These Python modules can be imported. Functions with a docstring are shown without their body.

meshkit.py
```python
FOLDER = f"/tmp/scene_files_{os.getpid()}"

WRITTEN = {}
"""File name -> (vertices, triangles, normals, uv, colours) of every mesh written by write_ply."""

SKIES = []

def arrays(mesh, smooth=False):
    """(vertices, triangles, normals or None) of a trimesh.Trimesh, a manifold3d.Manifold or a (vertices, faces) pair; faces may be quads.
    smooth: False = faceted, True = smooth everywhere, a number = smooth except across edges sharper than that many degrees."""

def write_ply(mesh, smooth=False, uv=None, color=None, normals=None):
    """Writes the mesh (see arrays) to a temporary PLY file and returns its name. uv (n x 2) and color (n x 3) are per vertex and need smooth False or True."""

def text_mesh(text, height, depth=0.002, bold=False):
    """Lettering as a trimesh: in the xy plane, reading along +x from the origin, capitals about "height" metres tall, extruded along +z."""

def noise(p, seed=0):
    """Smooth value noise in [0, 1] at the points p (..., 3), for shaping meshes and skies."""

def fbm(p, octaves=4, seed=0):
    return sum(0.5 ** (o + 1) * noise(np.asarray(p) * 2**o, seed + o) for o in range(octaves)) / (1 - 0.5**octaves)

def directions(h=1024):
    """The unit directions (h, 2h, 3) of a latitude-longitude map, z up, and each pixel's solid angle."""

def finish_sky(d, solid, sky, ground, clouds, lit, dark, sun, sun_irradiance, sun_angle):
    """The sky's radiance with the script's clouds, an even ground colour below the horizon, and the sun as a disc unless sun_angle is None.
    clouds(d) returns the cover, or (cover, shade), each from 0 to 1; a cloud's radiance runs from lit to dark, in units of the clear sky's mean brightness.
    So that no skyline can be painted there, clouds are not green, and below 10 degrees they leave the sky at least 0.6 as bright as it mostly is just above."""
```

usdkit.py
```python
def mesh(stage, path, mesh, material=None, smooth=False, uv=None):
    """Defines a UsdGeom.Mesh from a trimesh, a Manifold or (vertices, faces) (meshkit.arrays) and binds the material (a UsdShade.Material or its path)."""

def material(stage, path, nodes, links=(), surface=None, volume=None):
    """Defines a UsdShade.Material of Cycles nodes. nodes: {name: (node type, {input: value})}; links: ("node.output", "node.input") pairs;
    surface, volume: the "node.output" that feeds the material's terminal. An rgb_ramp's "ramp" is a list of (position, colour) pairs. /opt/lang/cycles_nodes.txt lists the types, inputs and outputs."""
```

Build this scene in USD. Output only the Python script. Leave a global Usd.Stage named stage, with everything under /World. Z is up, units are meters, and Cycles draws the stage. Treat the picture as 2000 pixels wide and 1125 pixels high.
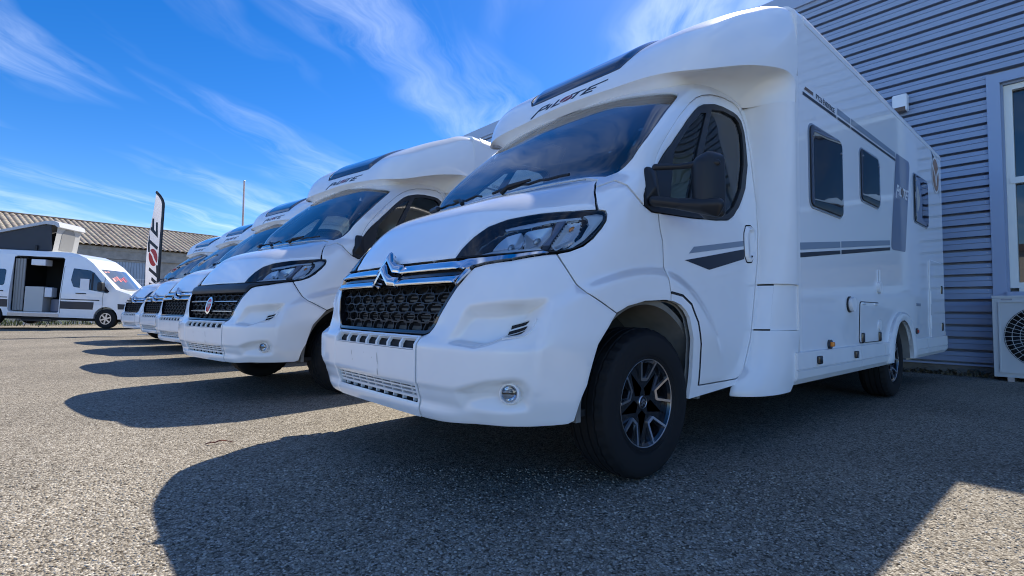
import math, random
import numpy as np, trimesh, shapely, mapbox_earcut, manifold3d as m3
from shapely import affinity
from shapely.geometry import Polygon, LineString, Point, MultiPolygon, box as sbox
from shapely.ops import unary_union
from scipy.interpolate import RectBivariateSpline, PchipInterpolator, CubicSpline
from scipy.ndimage import gaussian_filter
import usdkit, meshkit
from pxr import Usd, UsdGeom, UsdLux, UsdShade, Gf, Sdf, Vt

# numbers to tune
EXPOSURE, SKY_STRENGTH, SUN_INT, SKY_SAT, SKY_HUE = 0.93, .102, 1.0, 1.39, .510
CIRRUS_ROT, CIRRUS_LOC, CLOUD_COL = 2.53, (.35, 0, 0), (7.2, 8.0, 9.2)
GROUND_RAMP = [(0, (.08, .063, .043)), (.2, (.23, .197, .148)), (.5, (.345, .303, .233)), (.8, (.43, .382, .30)), (1, (.58, .535, .445))]
NSTONE = 9000
CLAD = (.25, .31, .42)
FLAG_YAW = 150.0

stage = Usd.Stage.CreateInMemory()
UsdGeom.SetStageUpAxis(stage, UsdGeom.Tokens.z)
UsdGeom.SetStageMetersPerUnit(stage, 1.0)
W = UsdGeom.Xform.Define(stage, '/World')
UsdGeom.Scope.Define(stage, '/World/Looks')

# ------------------------------------------------------------------ camera, sky, sun, exposure
CAM_POS = (2.09835, 2.40472, 0.78736)
CAM_R, CAM_U, CAM_F = (-0.75472, 0.65597, 0.01024), (0.03861, 0.02883, 0.99884), (-0.65491, -0.75424, 0.04708)
cam = UsdGeom.Camera.Define(stage, '/World/camera')
cam.AddTransformOp().Set(Gf.Matrix4d(*CAM_R, 0, *CAM_U, 0, *[-x for x in CAM_F], 0, *CAM_POS, 1))
cam.CreateHorizontalApertureAttr(36.0); cam.CreateVerticalApertureAttr(20.25)
cam.CreateFocalLengthAttr(36.0 * 992.926 / 2000); cam.CreateClippingRangeAttr(Gf.Vec2f(0.05, 2000))
cam.CreateExposureAttr(EXPOSURE)
SUN = np.array([-.93, -.285, 1.0]); SUN /= np.linalg.norm(SUN)
ELEV, ROT = math.asin(SUN[2]), math.atan2(SUN[0], SUN[1])

def mat(name, nodes, links=(), surface='p.BSDF', volume=None):
    return usdkit.material(stage, '/World/Looks/' + name, nodes, links, surface=surface, volume=volume)

sky_mat = mat('sky_air', {
    's': ('sky_texture', {'sky_type': 'single_scattering', 'sun_disc': False, 'sun_elevation': ELEV, 'sun_rotation': ROT, 'altitude': 200.0, 'air_density': .85, 'aerosol_density': .2, 'ozone_density': 3.0}),
    'tc': ('texture_coordinate', {}), 'sep': ('separate_xyz', {}),
    'zc': ('math', {'math_type': 'maximum', 'value2': .045}), 'za': ('math', {'math_type': 'add', 'value2': .10}),
    'dx': ('math', {'math_type': 'divide'}), 'dy': ('math', {'math_type': 'divide'}), 'cv': ('combine_xyz', {}),
    'warp': ('noise_texture', {'scale': .55, 'detail': 4.0, 'roughness': .55}), 'wsub': ('vector_math', {'math_type': 'subtract', 'vector2': (.5, .5, .5)}),
    'wsc': ('vector_math', {'math_type': 'scale', 'scale': 1.1}), 'wadd': ('vector_math', {'math_type': 'add'}),
    'rot': ('mapping', {'rotation': (0, 0, CIRRUS_ROT), 'scale': (1, 1, 1)}), 'sc': ('mapping', {'scale': (.5, 2.5, 1), 'location': CIRRUS_LOC}),
    'fine': ('noise_texture', {'scale': 2.7, 'detail': 9.0, 'roughness': .62, 'distortion': .25}),
    'big': ('noise_texture', {'scale': .62, 'detail': 3.0, 'roughness': .5}),
    'rf': ('map_range', {'from_min': .38, 'from_max': .86, 'clamp': True}), 'rb': ('map_range', {'from_min': .44, 'from_max': .68, 'clamp': True}),
    'mul': ('math', {'math_type': 'multiply', 'use_clamp': True}), 'amt': ('math', {'math_type': 'multiply', 'value2': .85, 'use_clamp': True}),
    'hz': ('map_range', {'from_min': .0, 'from_max': .12, 'to_min': .25, 'clamp': True}), 'm2': ('math', {'math_type': 'multiply'}),
    'hs': ('hsv', {'hue': SKY_HUE, 'saturation': SKY_SAT, 'value': 1.0}),
    'mix': ('mix', {'color2': CLOUD_COL}), 'b': ('background_shader', {'strength': SKY_STRENGTH})},
    [('tc.generated', 'sep.vector'), ('sep.z', 'zc.value1'), ('zc.value', 'za.value1'), ('sep.x', 'dx.value1'), ('za.value', 'dx.value2'), ('sep.y', 'dy.value1'), ('za.value', 'dy.value2'),
     ('dx.value', 'cv.x'), ('dy.value', 'cv.y'), ('cv.vector', 'warp.vector'), ('warp.color', 'wsub.vector1'), ('wsub.vector', 'wsc.vector1'), ('cv.vector', 'wadd.vector1'), ('wsc.vector', 'wadd.vector2'),
     ('wadd.vector', 'rot.vector'), ('rot.vector', 'sc.vector'), ('sc.vector', 'fine.vector'), ('sc.vector', 'big.vector'), ('fine.fac', 'rf.value'), ('big.fac', 'rb.value'),
     ('rf.result', 'mul.value1'), ('rb.result', 'mul.value2'), ('mul.value', 'amt.value1'), ('sep.z', 'hz.value'), ('amt.value', 'm2.value1'), ('hz.result', 'm2.value2'),
     ('s.color', 'hs.color'), ('hs.color', 'mix.color1'), ('m2.value', 'mix.fac'), ('mix.color', 'b.color')], surface='b.background')
dome = UsdLux.DomeLight.Define(stage, '/World/sky')
UsdShade.MaterialBindingAPI.Apply(dome.GetPrim()).Bind(sky_mat)
dome.GetPrim().SetCustomDataByKey('kind', 'structure')
sun = UsdLux.DistantLight.Define(stage, '/World/sun')
sun.CreateNormalizeAttr(True); sun.CreateIntensityAttr(SUN_INT); sun.CreateAngleAttr(0.5); sun.CreateColorAttr(Gf.Vec3f(1.0, .93, .83))
zc = SUN; xc = np.cross([0, 0, 1], zc); xc /= np.linalg.norm(xc); yc = np.cross(zc, xc)
sun.AddTransformOp().Set(Gf.Matrix4d(*[float(q) for q in xc], 0, *[float(q) for q in yc], 0, *[float(q) for q in zc], 0, 0, 0, 30, 1))

# ------------------------------------------------------------------ materials
def plain(name, col, rough=.5, metal=0., coat=0., coat_r=.03, spec=.5, bump=None, vary=0.):
    nodes = {'p': ('principled_bsdf', {'base_color': col, 'roughness': rough, 'metallic': metal, 'coat_weight': coat, 'coat_roughness': coat_r, 'specular_ior_level': spec})}
    links = []
    if vary or bump:
        nodes['tc'] = ('texture_coordinate', {})
    if vary:
        nodes['n'] = ('noise_texture', {'scale': 3.0, 'detail': 6.0, 'roughness': .65})
        nodes['r'] = ('rgb_ramp', {'ramp': [(.3, tuple(c * (1 - vary) for c in col)), (.7, tuple(min(1, c * (1 + vary * .5)) for c in col))]})
        links += [('tc.object', 'n.vector'), ('n.fac', 'r.fac'), ('r.color', 'p.base_color')]
    if bump:
        nodes['bn'] = ('noise_texture', {'scale': bump[0], 'detail': 3.0}); nodes['b'] = ('bump', {'distance': bump[1], 'strength': 1.0})
        links += [('tc.object', 'bn.vector'), ('bn.fac', 'b.height'), ('b.normal', 'p.normal')]
    return mat(name, nodes, links)

M = {}
M['paint'] = plain('white_car_paint', (.80, .80, .79), .32, coat=1.0, coat_r=.02, vary=.03)
M['gel'] = plain('white_gelcoat', (.79, .79, .775), .38, coat=.7, coat_r=.05, vary=.03, bump=(1.3, .004))
M['alu'] = plain('white_coated_panel', (.78, .78, .775), .3, coat=.8, coat_r=.06, bump=(2.2, .0015))
M['trim_white'] = plain('white_plastic_trim', (.76, .76, .75), .35, coat=.3, vary=.04)
M['black'] = plain('black_plastic', (.014, .0145, .016), .42, spec=.4, bump=(900, .0003))
M['emblem_bronze'] = plain('emblem_bronze', (.27, .13, .05), .4, coat=.3)
M['mirror'] = plain('lamp_reflector', (.62, .64, .67), .22, metal=.35, coat=1.0, coat_r=.02)
M['gloss_black'] = plain('gloss_black', (.008, .008, .009), .12, coat=.6)
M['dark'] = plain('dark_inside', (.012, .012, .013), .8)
M['rubber'] = plain('tyre_rubber', (.008, .008, .0085), .75, spec=.3, bump=(160, .0015), vary=.2)
M['chrome'] = plain('chrome', (.78, .80, .83), .07, metal=1.0)
M['alloy'] = plain('machined_alloy', (.62, .62, .63), .28, metal=1.0)
M['steel'] = plain('brushed_steel', (.45, .45, .45), .4, metal=1.0)
M['liner'] = plain('wheel_arch_liner', (.20, .195, .18), .8, vary=.4)
M['grey_decal'] = plain('grey_decal', (.20, .24, .29), .35, coat=.5)
M['dark_decal'] = plain('dark_decal', (.014, .016, .022), .45, coat=.15)
M['mid_decal'] = plain('slate_decal', (.13, .15, .21), .35, coat=.5)
M['bronze_decal'] = plain('bronze_decal', (.10, .055, .03), .4, coat=.3)
M['brand_red'] = plain('dark_red_decal', (.16, .02, .03), .4, coat=.3)
M['red_decal'] = plain('red_decal', (.52, .015, .02), .4, coat=.4)
M['white_decal'] = plain('white_decal', (.75, .75, .75), .4)
M['amber'] = plain('amber_lens', (.75, .22, .01), .15, coat=.8)
M['red_lens'] = plain('red_lens', (.35, .02, .015), .15, coat=.8)
M['frost'] = plain('frosted_lamp_plastic', (.55, .60, .66), .15, coat=.8)
M['seat'] = plain('pale_seat_leather', (.55, .56, .53), .6, vary=.1)
M['cabin'] = plain('cabin_trim', (.30, .30, .29), .7)
M['cabin_light'] = plain('cabin_panel', (.42, .41, .37), .7)
M['dash'] = plain('dashboard', (.02, .021, .022), .6)

def glass_mat(name, tint, ior=1.52, rough=.0):
    return mat(name, {'t': ('transparent_bsdf', {'color': tint}), 'g': ('glossy_bsdf', {'color': (1, 1, 1), 'roughness': rough}), 'f': ('fresnel', {'IOR': ior}), 'x': ('mix_closure', {})},
               [('f.fac', 'x.fac'), ('t.BSDF', 'x.closure1'), ('g.BSDF', 'x.closure2')], surface='x.closure')
M['glass'] = glass_mat('windscreen_glass', (.66, .76, .76), 2.2)
M['side_glass'] = glass_mat('side_window_glass', (.72, .83, .80), 1.42)
M['lens'] = glass_mat('clear_lamp_lens', (.93, .95, .97), 1.45)
M['acrylic'] = plain('tinted_acrylic', (.014, .016, .022), .04, coat=1.0, coat_r=.0)

# ------------------------------------------------------------------ prim helpers
_names = {}
def path_for(name, parent=None):
    base = '/World' if parent is None else str(parent.GetPath())
    k = _names.setdefault(base, {}); n = k.get(name, 0); k[name] = n + 1
    return f'{base}/{name}' + (f'_{n:03d}' if n else '')
def tag(prim, label=None, cat=None, group=None, kind=None):
    for k, v in (('label', label), ('category', cat), ('group', group), ('kind', kind)):
        if v: prim.SetCustomDataByKey(k, v)
    return prim
def put(name, geo, m, parent=None, smooth=30, label=None, cat=None, group=None, kind=None):
    """geo: trimesh / Manifold, or (v, f, n) with normals."""
    p = path_for(name, parent)
    if isinstance(geo, tuple):
        v, f, n = geo
        me = UsdGeom.Mesh.Define(stage, p)
        me.CreatePointsAttr(Vt.Vec3fArray.FromNumpy(np.ascontiguousarray(v, np.float32)))
        me.CreateFaceVertexCountsAttr(Vt.IntArray.FromNumpy(np.full(len(f), 3, np.int32)))
        me.CreateFaceVertexIndicesAttr(Vt.IntArray.FromNumpy(np.ascontiguousarray(f, np.int32).ravel()))
        me.CreateSubdivisionSchemeAttr('none')
        me.CreateNormalsAttr(Vt.Vec3fArray.FromNumpy(np.ascontiguousarray(n, np.float32))); me.SetNormalsInterpolation('vertex')
        UsdShade.MaterialBindingAPI.Apply(me.GetPrim()).Bind(m)
    else:
        me = usdkit.mesh(stage, p, geo, m, smooth=smooth)
    return tag(me.GetPrim(), label, cat, group, kind)
def thing(name, label, cat, loc=(0, 0, 0), rotz=0., group=None):
    x = UsdGeom.Xform.Define(stage, path_for(name)); x.AddTranslateOp().Set(Gf.Vec3d(*[float(q) for q in loc])); x.AddRotateZOp().Set(float(rotz))
    return tag(x.GetPrim(), label, cat, group)
def copy_of(src, name, label, loc, rotz, group=None):
    x = UsdGeom.Xform.Define(stage, path_for(name)); p = x.GetPrim()
    p.GetReferences().AddInternalReference(src.GetPath()); p.SetInstanceable(True)
    x.ClearXformOpOrder(); x.AddTranslateOp().Set(Gf.Vec3d(*[float(q) for q in loc])); x.AddRotateZOp().Set(float(rotz))
    return tag(p, label, src.GetCustomDataByKey('category'), group)

cat = trimesh.util.concatenate
def tri(m):
    if isinstance(m, m3.Manifold):
        g = m.to_mesh(); return trimesh.Trimesh(np.array(g.vert_properties[:, :3]), np.array(g.tri_verts), process=False)
    return m
def box(x0, x1, y0, y1, z0, z1):
    b = trimesh.creation.box(extents=(abs(x1 - x0), abs(y1 - y0), abs(z1 - z0))); b.apply_translation(((x0 + x1) / 2, (y0 + y1) / 2, (z0 + z1) / 2)); return b
def rbox(x0, x1, y0, y1, z0, z1, r=.01, seg=8):
    x0, x1 = sorted((x0, x1)); y0, y1 = sorted((y0, y1)); z0, z1 = sorted((z0, z1))
    s = m3.Manifold.sphere(r, seg); P = [s.translate((x, y, z)) for x in (x0 + r, x1 - r) for y in (y0 + r, y1 - r) for z in (z0 + r, z1 - r)]
    return tri(m3.Manifold.batch_hull(P))
def extr(poly, axis, a, b):
    """polygon (2D) extruded along an axis: 'y' takes (x,z), 'x' takes (y,z), 'z' takes (x,y)."""
    out = []
    for g in getattr(poly, 'geoms', [poly]):
        if g.is_empty or g.area < 1e-9: continue
        t = trimesh.creation.extrude_polygon(g, abs(b - a), engine='earcut'); v = t.vertices; w = v[:, 2] + min(a, b)
        if axis == 'z': t.vertices = np.stack([v[:, 0], v[:, 1], w], 1)
        elif axis == 'y': t.vertices = np.stack([v[:, 0], w, v[:, 1]], 1); t.invert()
        else: t.vertices = np.stack([w, v[:, 0], v[:, 1]], 1)
        out.append(t)
    return cat(out)
def man(t):
    return m3.Manifold(m3.Mesh(np.asarray(t.vertices, np.float32), np.asarray(t.faces, np.uint32)))
def mx(poly, axis, a, b):
    """the same as a Manifold"""
    c = m3.CrossSection([np.asarray(poly.exterior.coords)[:-1]] + [np.asarray(r.coords)[:-1] for r in poly.interiors], m3.FillRule.EvenOdd)
    h = m3.Manifold.extrude(c, b - a).translate((0, 0, a))
    if axis == 'y': h = h.rotate((90, 0, 0)).mirror((0, 1, 0)) if False else h.transform([[1, 0, 0, 0], [0, 0, 1, 0], [0, 1, 0, 0]])
    elif axis == 'x': h = h.transform([[0, 0, 1, 0], [1, 0, 0, 0], [0, 1, 0, 0]])
    return h
def tube(pts, r, seg=8, closed=False):
    pts = np.asarray(pts, float); rr = np.broadcast_to(np.asarray(r, float), (len(pts),))
    t = np.gradient(pts, axis=0); t /= np.linalg.norm(t, axis=1, keepdims=True)
    up = np.eye(3)[np.argmin(abs(t).max(0) + [.01, .02, 0])]
    a = np.cross(t, up); a /= np.linalg.norm(a, axis=1, keepdims=True); b = np.cross(a, t)
    th = np.arange(seg) * 2 * np.pi / seg
    v = (pts[:, None] + rr[:, None, None] * (a[:, None] * np.cos(th)[None, :, None] + b[:, None] * np.sin(th)[None, :, None])).reshape(-1, 3)
    f = []
    for i in range(len(pts) - 1):
        for j in range(seg):
            k = (j + 1) % seg; q = (i * seg + j, i * seg + k, (i + 1) * seg + k, (i + 1) * seg + j); f += [(q[0], q[2], q[1]), (q[0], q[3], q[2])]
    n = len(v); v = np.vstack([v, pts[0], pts[-1]])
    for j in range(seg):
        k = (j + 1) % seg; f += [(n, j, k), (n + 1, (len(pts) - 1) * seg + k, (len(pts) - 1) * seg + j)]
    m = trimesh.Trimesh(v, f, process=False); m.fix_normals() if False else None
    if m.volume < 0: m.invert()
    return m
def lathe(profile, seg=96):
    """(radius, height) profile turned about the y axis; height runs along +y."""
    p = np.asarray(profile, float); th = np.arange(seg) * 2 * np.pi / seg
    v = np.stack([p[:, None, 0] * np.cos(th), np.repeat(p[:, 1:2], seg, 1), p[:, None, 0] * np.sin(th)], -1).reshape(-1, 3)
    i, j = np.meshgrid(np.arange(len(p) - 1), np.arange(seg), indexing='ij'); k = (j + 1) % seg
    a, b, c, d = i * seg + j, i * seg + k, (i + 1) * seg + k, (i + 1) * seg + j
    f = np.concatenate([np.stack([a, b, c], -1).reshape(-1, 3), np.stack([a, c, d], -1).reshape(-1, 3)])
    return trimesh.Trimesh(v, f, process=False)

# ------------------------------------------------------------------ patches of a parametric surface
def nrm(f, u, v, h=.004):
    a = f(u + h, v) - f(u - h, v); b = f(u, v + h) - f(u, v - h)
    n = np.cross(a, b); return n / np.maximum(np.linalg.norm(n, axis=-1, keepdims=True), 1e-9)
def grid_tri(poly, g):
    """2D triangulation of a polygon on a grid of cell g: (points, triangles)."""
    gx, gy = (g, g) if np.isscalar(g) else g
    P = poly if poly.is_valid else poly.buffer(0)
    x0, y0, x1, y1 = P.bounds
    xs = np.arange(math.floor(x0 / gx), math.ceil(x1 / gx) + 1) * gx; ys = np.arange(math.floor(y0 / gy), math.ceil(y1 / gy) + 1) * gy
    X, Y = np.meshgrid(xs[:-1], ys[:-1], indexing='ij'); X = X.ravel(); Y = Y.ravel()
    B = shapely.box(X, Y, X + gx, Y + gy); shapely.prepare(P)
    ins = shapely.contains_properly(P, B); hit = shapely.intersects(P, B) & ~ins
    pts, tris, n = [], [], 0
    if ins.any():
        x, y = X[ins], Y[ins]; m = len(x)
        q = np.stack([np.stack([x, y], 1), np.stack([x + gx, y], 1), np.stack([x + gx, y + gy], 1), np.stack([x, y + gy], 1)], 1).reshape(-1, 2)
        k = np.arange(m)[:, None] * 4; pts.append(q); tris.append(np.concatenate([k + [0, 1, 2], k + [0, 2, 3]])); n += 4 * m
    for piece in shapely.intersection(P, B[hit]):
        for s in getattr(piece, 'geoms', [piece]):
            if s.geom_type != 'Polygon' or s.area < 1e-10: continue
            rings = [np.asarray(s.exterior.coords)[:-1]] + [np.asarray(r.coords)[:-1] for r in s.interiors]
            c = np.concatenate(rings); e = np.cumsum([len(r) for r in rings]).astype(np.uint32)
            t = mapbox_earcut.triangulate_float64(np.ascontiguousarray(c), e).reshape(-1, 3).astype(int)
            if not len(t): continue
            a, b, d = c[t[:, 0]], c[t[:, 1]], c[t[:, 2]]; o = (b[:, 0] - a[:, 0]) * (d[:, 1] - a[:, 1]) - (b[:, 1] - a[:, 1]) * (d[:, 0] - a[:, 0])
            t[o < 0] = t[o < 0][:, ::-1]; t = t[abs(o) > 1e-13]
            pts.append(c); tris.append(t + n); n += len(c)
    p = np.concatenate(pts); t = np.concatenate(tris)
    key, inv = np.unique(np.round(p, 6), axis=0, return_inverse=True); t = inv.ravel()[t]
    t = t[(t[:, 0] != t[:, 1]) & (t[:, 1] != t[:, 2]) & (t[:, 0] != t[:, 2])]
    return key, t
def patch(poly, f, g=.02, off=0., thick=.012, rnd=.0):
    """a plate cut from surface f(u, v) along the polygon: lifted by off (a number or off(u, v, d), d = distance to the outline), with edges thick deep."""
    out = []
    for P in getattr(poly, 'geoms', [poly]):
        if P.geom_type != 'Polygon' or P.area < 1e-7: continue
        p, t = grid_tri(P, g)
        u, v = p[:, 0], p[:, 1]; x = f(u, v); n = nrm(f, u, v)
        if callable(off):
            d = shapely.distance(shapely.points(p), P.boundary); o = off(u, v, d); x = x + n * o[:, None]
            fn = np.cross(x[t[:, 1]] - x[t[:, 0]], x[t[:, 2]] - x[t[:, 0]]); m = np.zeros_like(x)
            for k in range(3): np.add.at(m, t[:, k], fn)
            n = m / np.maximum(np.linalg.norm(m, axis=1, keepdims=True), 1e-12)
        else:
            x = x + n * off
        V, F, N = [x], [t], [n]
        if thick:
            e = np.concatenate([t[:, [0, 1]], t[:, [1, 2]], t[:, [2, 0]]]); key = np.sort(e, 1)
            _, idx, cnt = np.unique(key, axis=0, return_index=True, return_counts=True); e = e[idx[cnt == 1]]
            a, b = x[e[:, 0]], x[e[:, 1]]; na, nb = n[e[:, 0]], n[e[:, 1]]
            s = np.cross(b - a, na); s /= np.maximum(np.linalg.norm(s, axis=1, keepdims=True), 1e-12)
            k = len(x); m = len(e)
            V += [a, b, b - nb * thick, a - na * thick]; N += [s, s, s, s]
            i = np.arange(m)
            F += [np.stack([k + i, k + 3 * m + i, k + 2 * m + i], 1), np.stack([k + i, k + 2 * m + i, k + m + i], 1)]
        out.append((np.concatenate(V), np.concatenate(F), np.concatenate(N)))
    return join(out)
def join(L):
    V, F, N, k = [], [], [], 0
    for v, f, n in L:
        V.append(v); F.append(f + k); N.append(n); k += len(v)
    return np.concatenate(V), np.concatenate(F), np.concatenate(N)
def mirror_uv(p): return affinity.scale(p, -1, 1, origin=(0, 0))
def sym(half):
    """polygon from its right half outline (u >= 0), mirrored about u = 0"""
    h = list(half); return Polygon(h + [(-a, b) for a, b in h[::-1]]).buffer(0)
def rounded(p, r): return p.buffer(-r).buffer(2 * r).buffer(-r)

# ------------------------------------------------------------------ the cab's skin: plan sections (x, y) at heights z; u runs round the cab, z up
_UC = [0, .25, .48, .72, .92, 1.08, 1.32, 1.74, 2.18, 2.66]
ROWS={
.16:[(.80,0),(.80,.25),(.79,.48),(.75,.70),(.66,.86),(.50,.955),(.2,.985),(-.3,.985),(-.8,.985),(-1.3,.985)],
.28:[(.87,0),(.87,.25),(.86,.48),(.82,.72),(.73,.885),(.55,.98),(.2,1.0),(-.3,1.0),(-.8,1.005),(-1.3,1.005)],
.36:[(.905,0),(.904,.25),(.895,.49),(.855,.73),(.765,.90),(.575,.99),(.2,1.005),(-.3,1.005),(-.8,1.01),(-1.3,1.01)],
.46:[(.945,0),(.944,.25),(.936,.50),(.90,.745),(.81,.91),(.61,1.0),(.2,1.015),(-.3,1.015),(-.8,1.02),(-1.3,1.02)],
.64:[(.947,0),(.946,.25),(.938,.50),(.903,.745),(.81,.91),(.605,1.0),(.2,1.017),(-.3,1.017),(-.8,1.02),(-1.3,1.02)],
.74:[(.915,0),(.914,.25),(.905,.50),(.872,.74),(.775,.91),(.565,.993),(.18,1.012),(-.3,1.013),(-.8,1.015),(-1.3,1.015)],
.90:[(.878,0),(.877,.25),(.868,.50),(.833,.725),(.73,.893),(.515,.98),(.15,1.0),(-.32,1.004),(-.8,1.008),(-1.3,1.008)],
1.02:[(.825,0),(.824,.25),(.813,.49),(.77,.705),(.665,.868),(.46,.966),(.12,.995),(-.35,1.0),(-.8,1.004),(-1.3,1.004)],
1.10:[(.78,0),(.778,.25),(.765,.48),(.715,.69),(.605,.855),(.415,.956),(.10,.992),(-.36,.998),(-.8,1.002),(-1.3,1.002)],
1.20:[(.715,0),(.712,.25),(.695,.47),(.63,.68),(.505,.845),(.325,.946),(.06,.986),(-.37,.994),(-.8,.998),(-1.3,.998)],
1.285:[(.645,0),(.64,.25),(.622,.465),(.545,.67),(.415,.835),(.25,.937),(.01,.978),(-.39,.988),(-.81,.993),(-1.3,.993)],
1.335:[(.575,0),(.57,.25),(.548,.46),(.47,.665),(.345,.825),(.195,.932),(-.03,.973),(-.40,.984),(-.82,.99),(-1.3,.99)],
1.388:[(.44,0),(.437,.25),(.42,.46),(.36,.665),(.265,.825),(.135,.928),(-.06,.968),(-.42,.98),(-.82,.985),(-1.3,.985)],
1.455:[(.235,0),(.23,.25),(.215,.47),(.185,.68),(.13,.83),(.05,.923),(-.11,.96),(-.44,.972),(-.83,.978),(-1.3,.978)],
1.495:[(.165,0),(.16,.25),(.145,.475),(.12,.685),(.075,.835),(.005,.918),(-.14,.952),(-.46,.968),(-.84,.974),(-1.3,.974)],
1.63:[(.055,0),(.05,.25),(.035,.48),(.02,.69),(-.005,.84),(-.06,.918),(-.20,.943),(-.51,.952),(-.86,.958),(-1.3,.958)],
1.87:[(-.16,0),(-.165,.25),(-.18,.475),(-.195,.67),(-.23,.808),(-.29,.88),(-.42,.91),(-.66,.922),(-.93,.928),(-1.3,.928)],
2.10:[(-.40,0),(-.405,.25),(-.422,.47),(-.455,.65),(-.50,.77),(-.56,.838),(-.655,.872),(-.81,.888),(-1.02,.893),(-1.3,.893)],
2.22:[(-.545,0),(-.55,.25),(-.57,.46),(-.60,.62),(-.64,.73),(-.69,.795),(-.765,.83),(-.88,.85),(-1.05,.857),(-1.3,.857)],
2.30:[(-.74,0),(-.74,.25),(-.75,.45),(-.77,.58),(-.80,.67),(-.83,.73),(-.87,.765),(-.95,.785),(-1.08,.792),(-1.3,.792)],
}
def _skin():
    z = np.array(sorted(ROWS)); P = np.array([ROWS[k] for k in sorted(ROWS)], float); u = np.array(_UC)
    uu = np.r_[-u[:0:-1], u]; Q = np.concatenate([P[:, :0:-1] * [1, -1], P], 1)
    zd = np.arange(.16, 2.3001, .01); ud = np.linspace(-2.66, 2.66, 533)
    T = CubicSpline(uu, PchipInterpolator(z, Q, axis=0)(zd), axis=1)(ud)
    T = np.stack([gaussian_filter(T[..., k], (2.2, 2.5), mode='nearest') for k in (0, 1)], -1)
    return RectBivariateSpline(zd, ud, T[..., 0]), RectBivariateSpline(zd, ud, T[..., 1])
_sx, _sy = _skin()
def smooth(x, a, b):
    t = np.clip((x - a) / (b - a), 0, 1); return t * t * (3 - 2 * t)
def cab_base(u, z): return np.stack([_sx.ev(z, u), _sy.ev(z, u), np.asarray(z, float) + 0 * np.asarray(u, float)], -1)
VENT_REC = Polygon([(.60, .655), (.668, .784), (.693, .808), (.853, .824), (1.011, .838), (.998, .787), (.981, .726), (.95, .690), (.892, .681), (.778, .642)])
FOG_REC = Polygon([(.655, .475), (.727, .497), (.83, .519), (.929, .530), (.965, .523), (.993, .479), (.982, .405), (.916, .393), (.689, .388)])
def _relief():
    ud = np.arange(0, 2.661, .01); zd = np.arange(.16, 2.301, .01); U, Z = np.meshgrid(ud, zd)
    D = np.zeros_like(U); pts = shapely.points(np.stack([U.ravel(), Z.ravel()], 1))
    for P, dep, ramp, edge in ((VENT_REC, .085, (.58, .86), .030), (FOG_REC, .055, (.64, .86), .036)):
        d = np.where(shapely.contains(P, pts), shapely.distance(pts, P.boundary), 0).reshape(U.shape)
        D -= dep * smooth(d, 0, edge) * (.25 + .75 * smooth(U, *ramp))
    r = np.hypot(U - 1.455, (Z - .36) * 1.0)
    D += .020 * (1 - smooth(r, .60, .665)) * (U > 1.0) * smooth(Z, .45, .75)            # wheel arch bulge
    D += .026 * smooth(.40 - Z, 0, .03) * (1 - smooth(U, .55, .80))                       # lip under the bumper
    D += .010 * (1 - smooth(abs(Z - .56), .085, .10)) * (1 - smooth(U, .95, 1.05))         # the bumper beam stands proud
    D -= .012 * smooth(Z, .66, .69) * (1 - smooth(Z, .71, .78)) * (1 - smooth(U, .50, .62))
    D = gaussian_filter(D, .6)
    D = np.concatenate([D[:, :0:-1], D], 1)
    return RectBivariateSpline(zd, np.r_[-ud[:0:-1], ud], D, kx=2, ky=2)
_rel = _relief()
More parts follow.
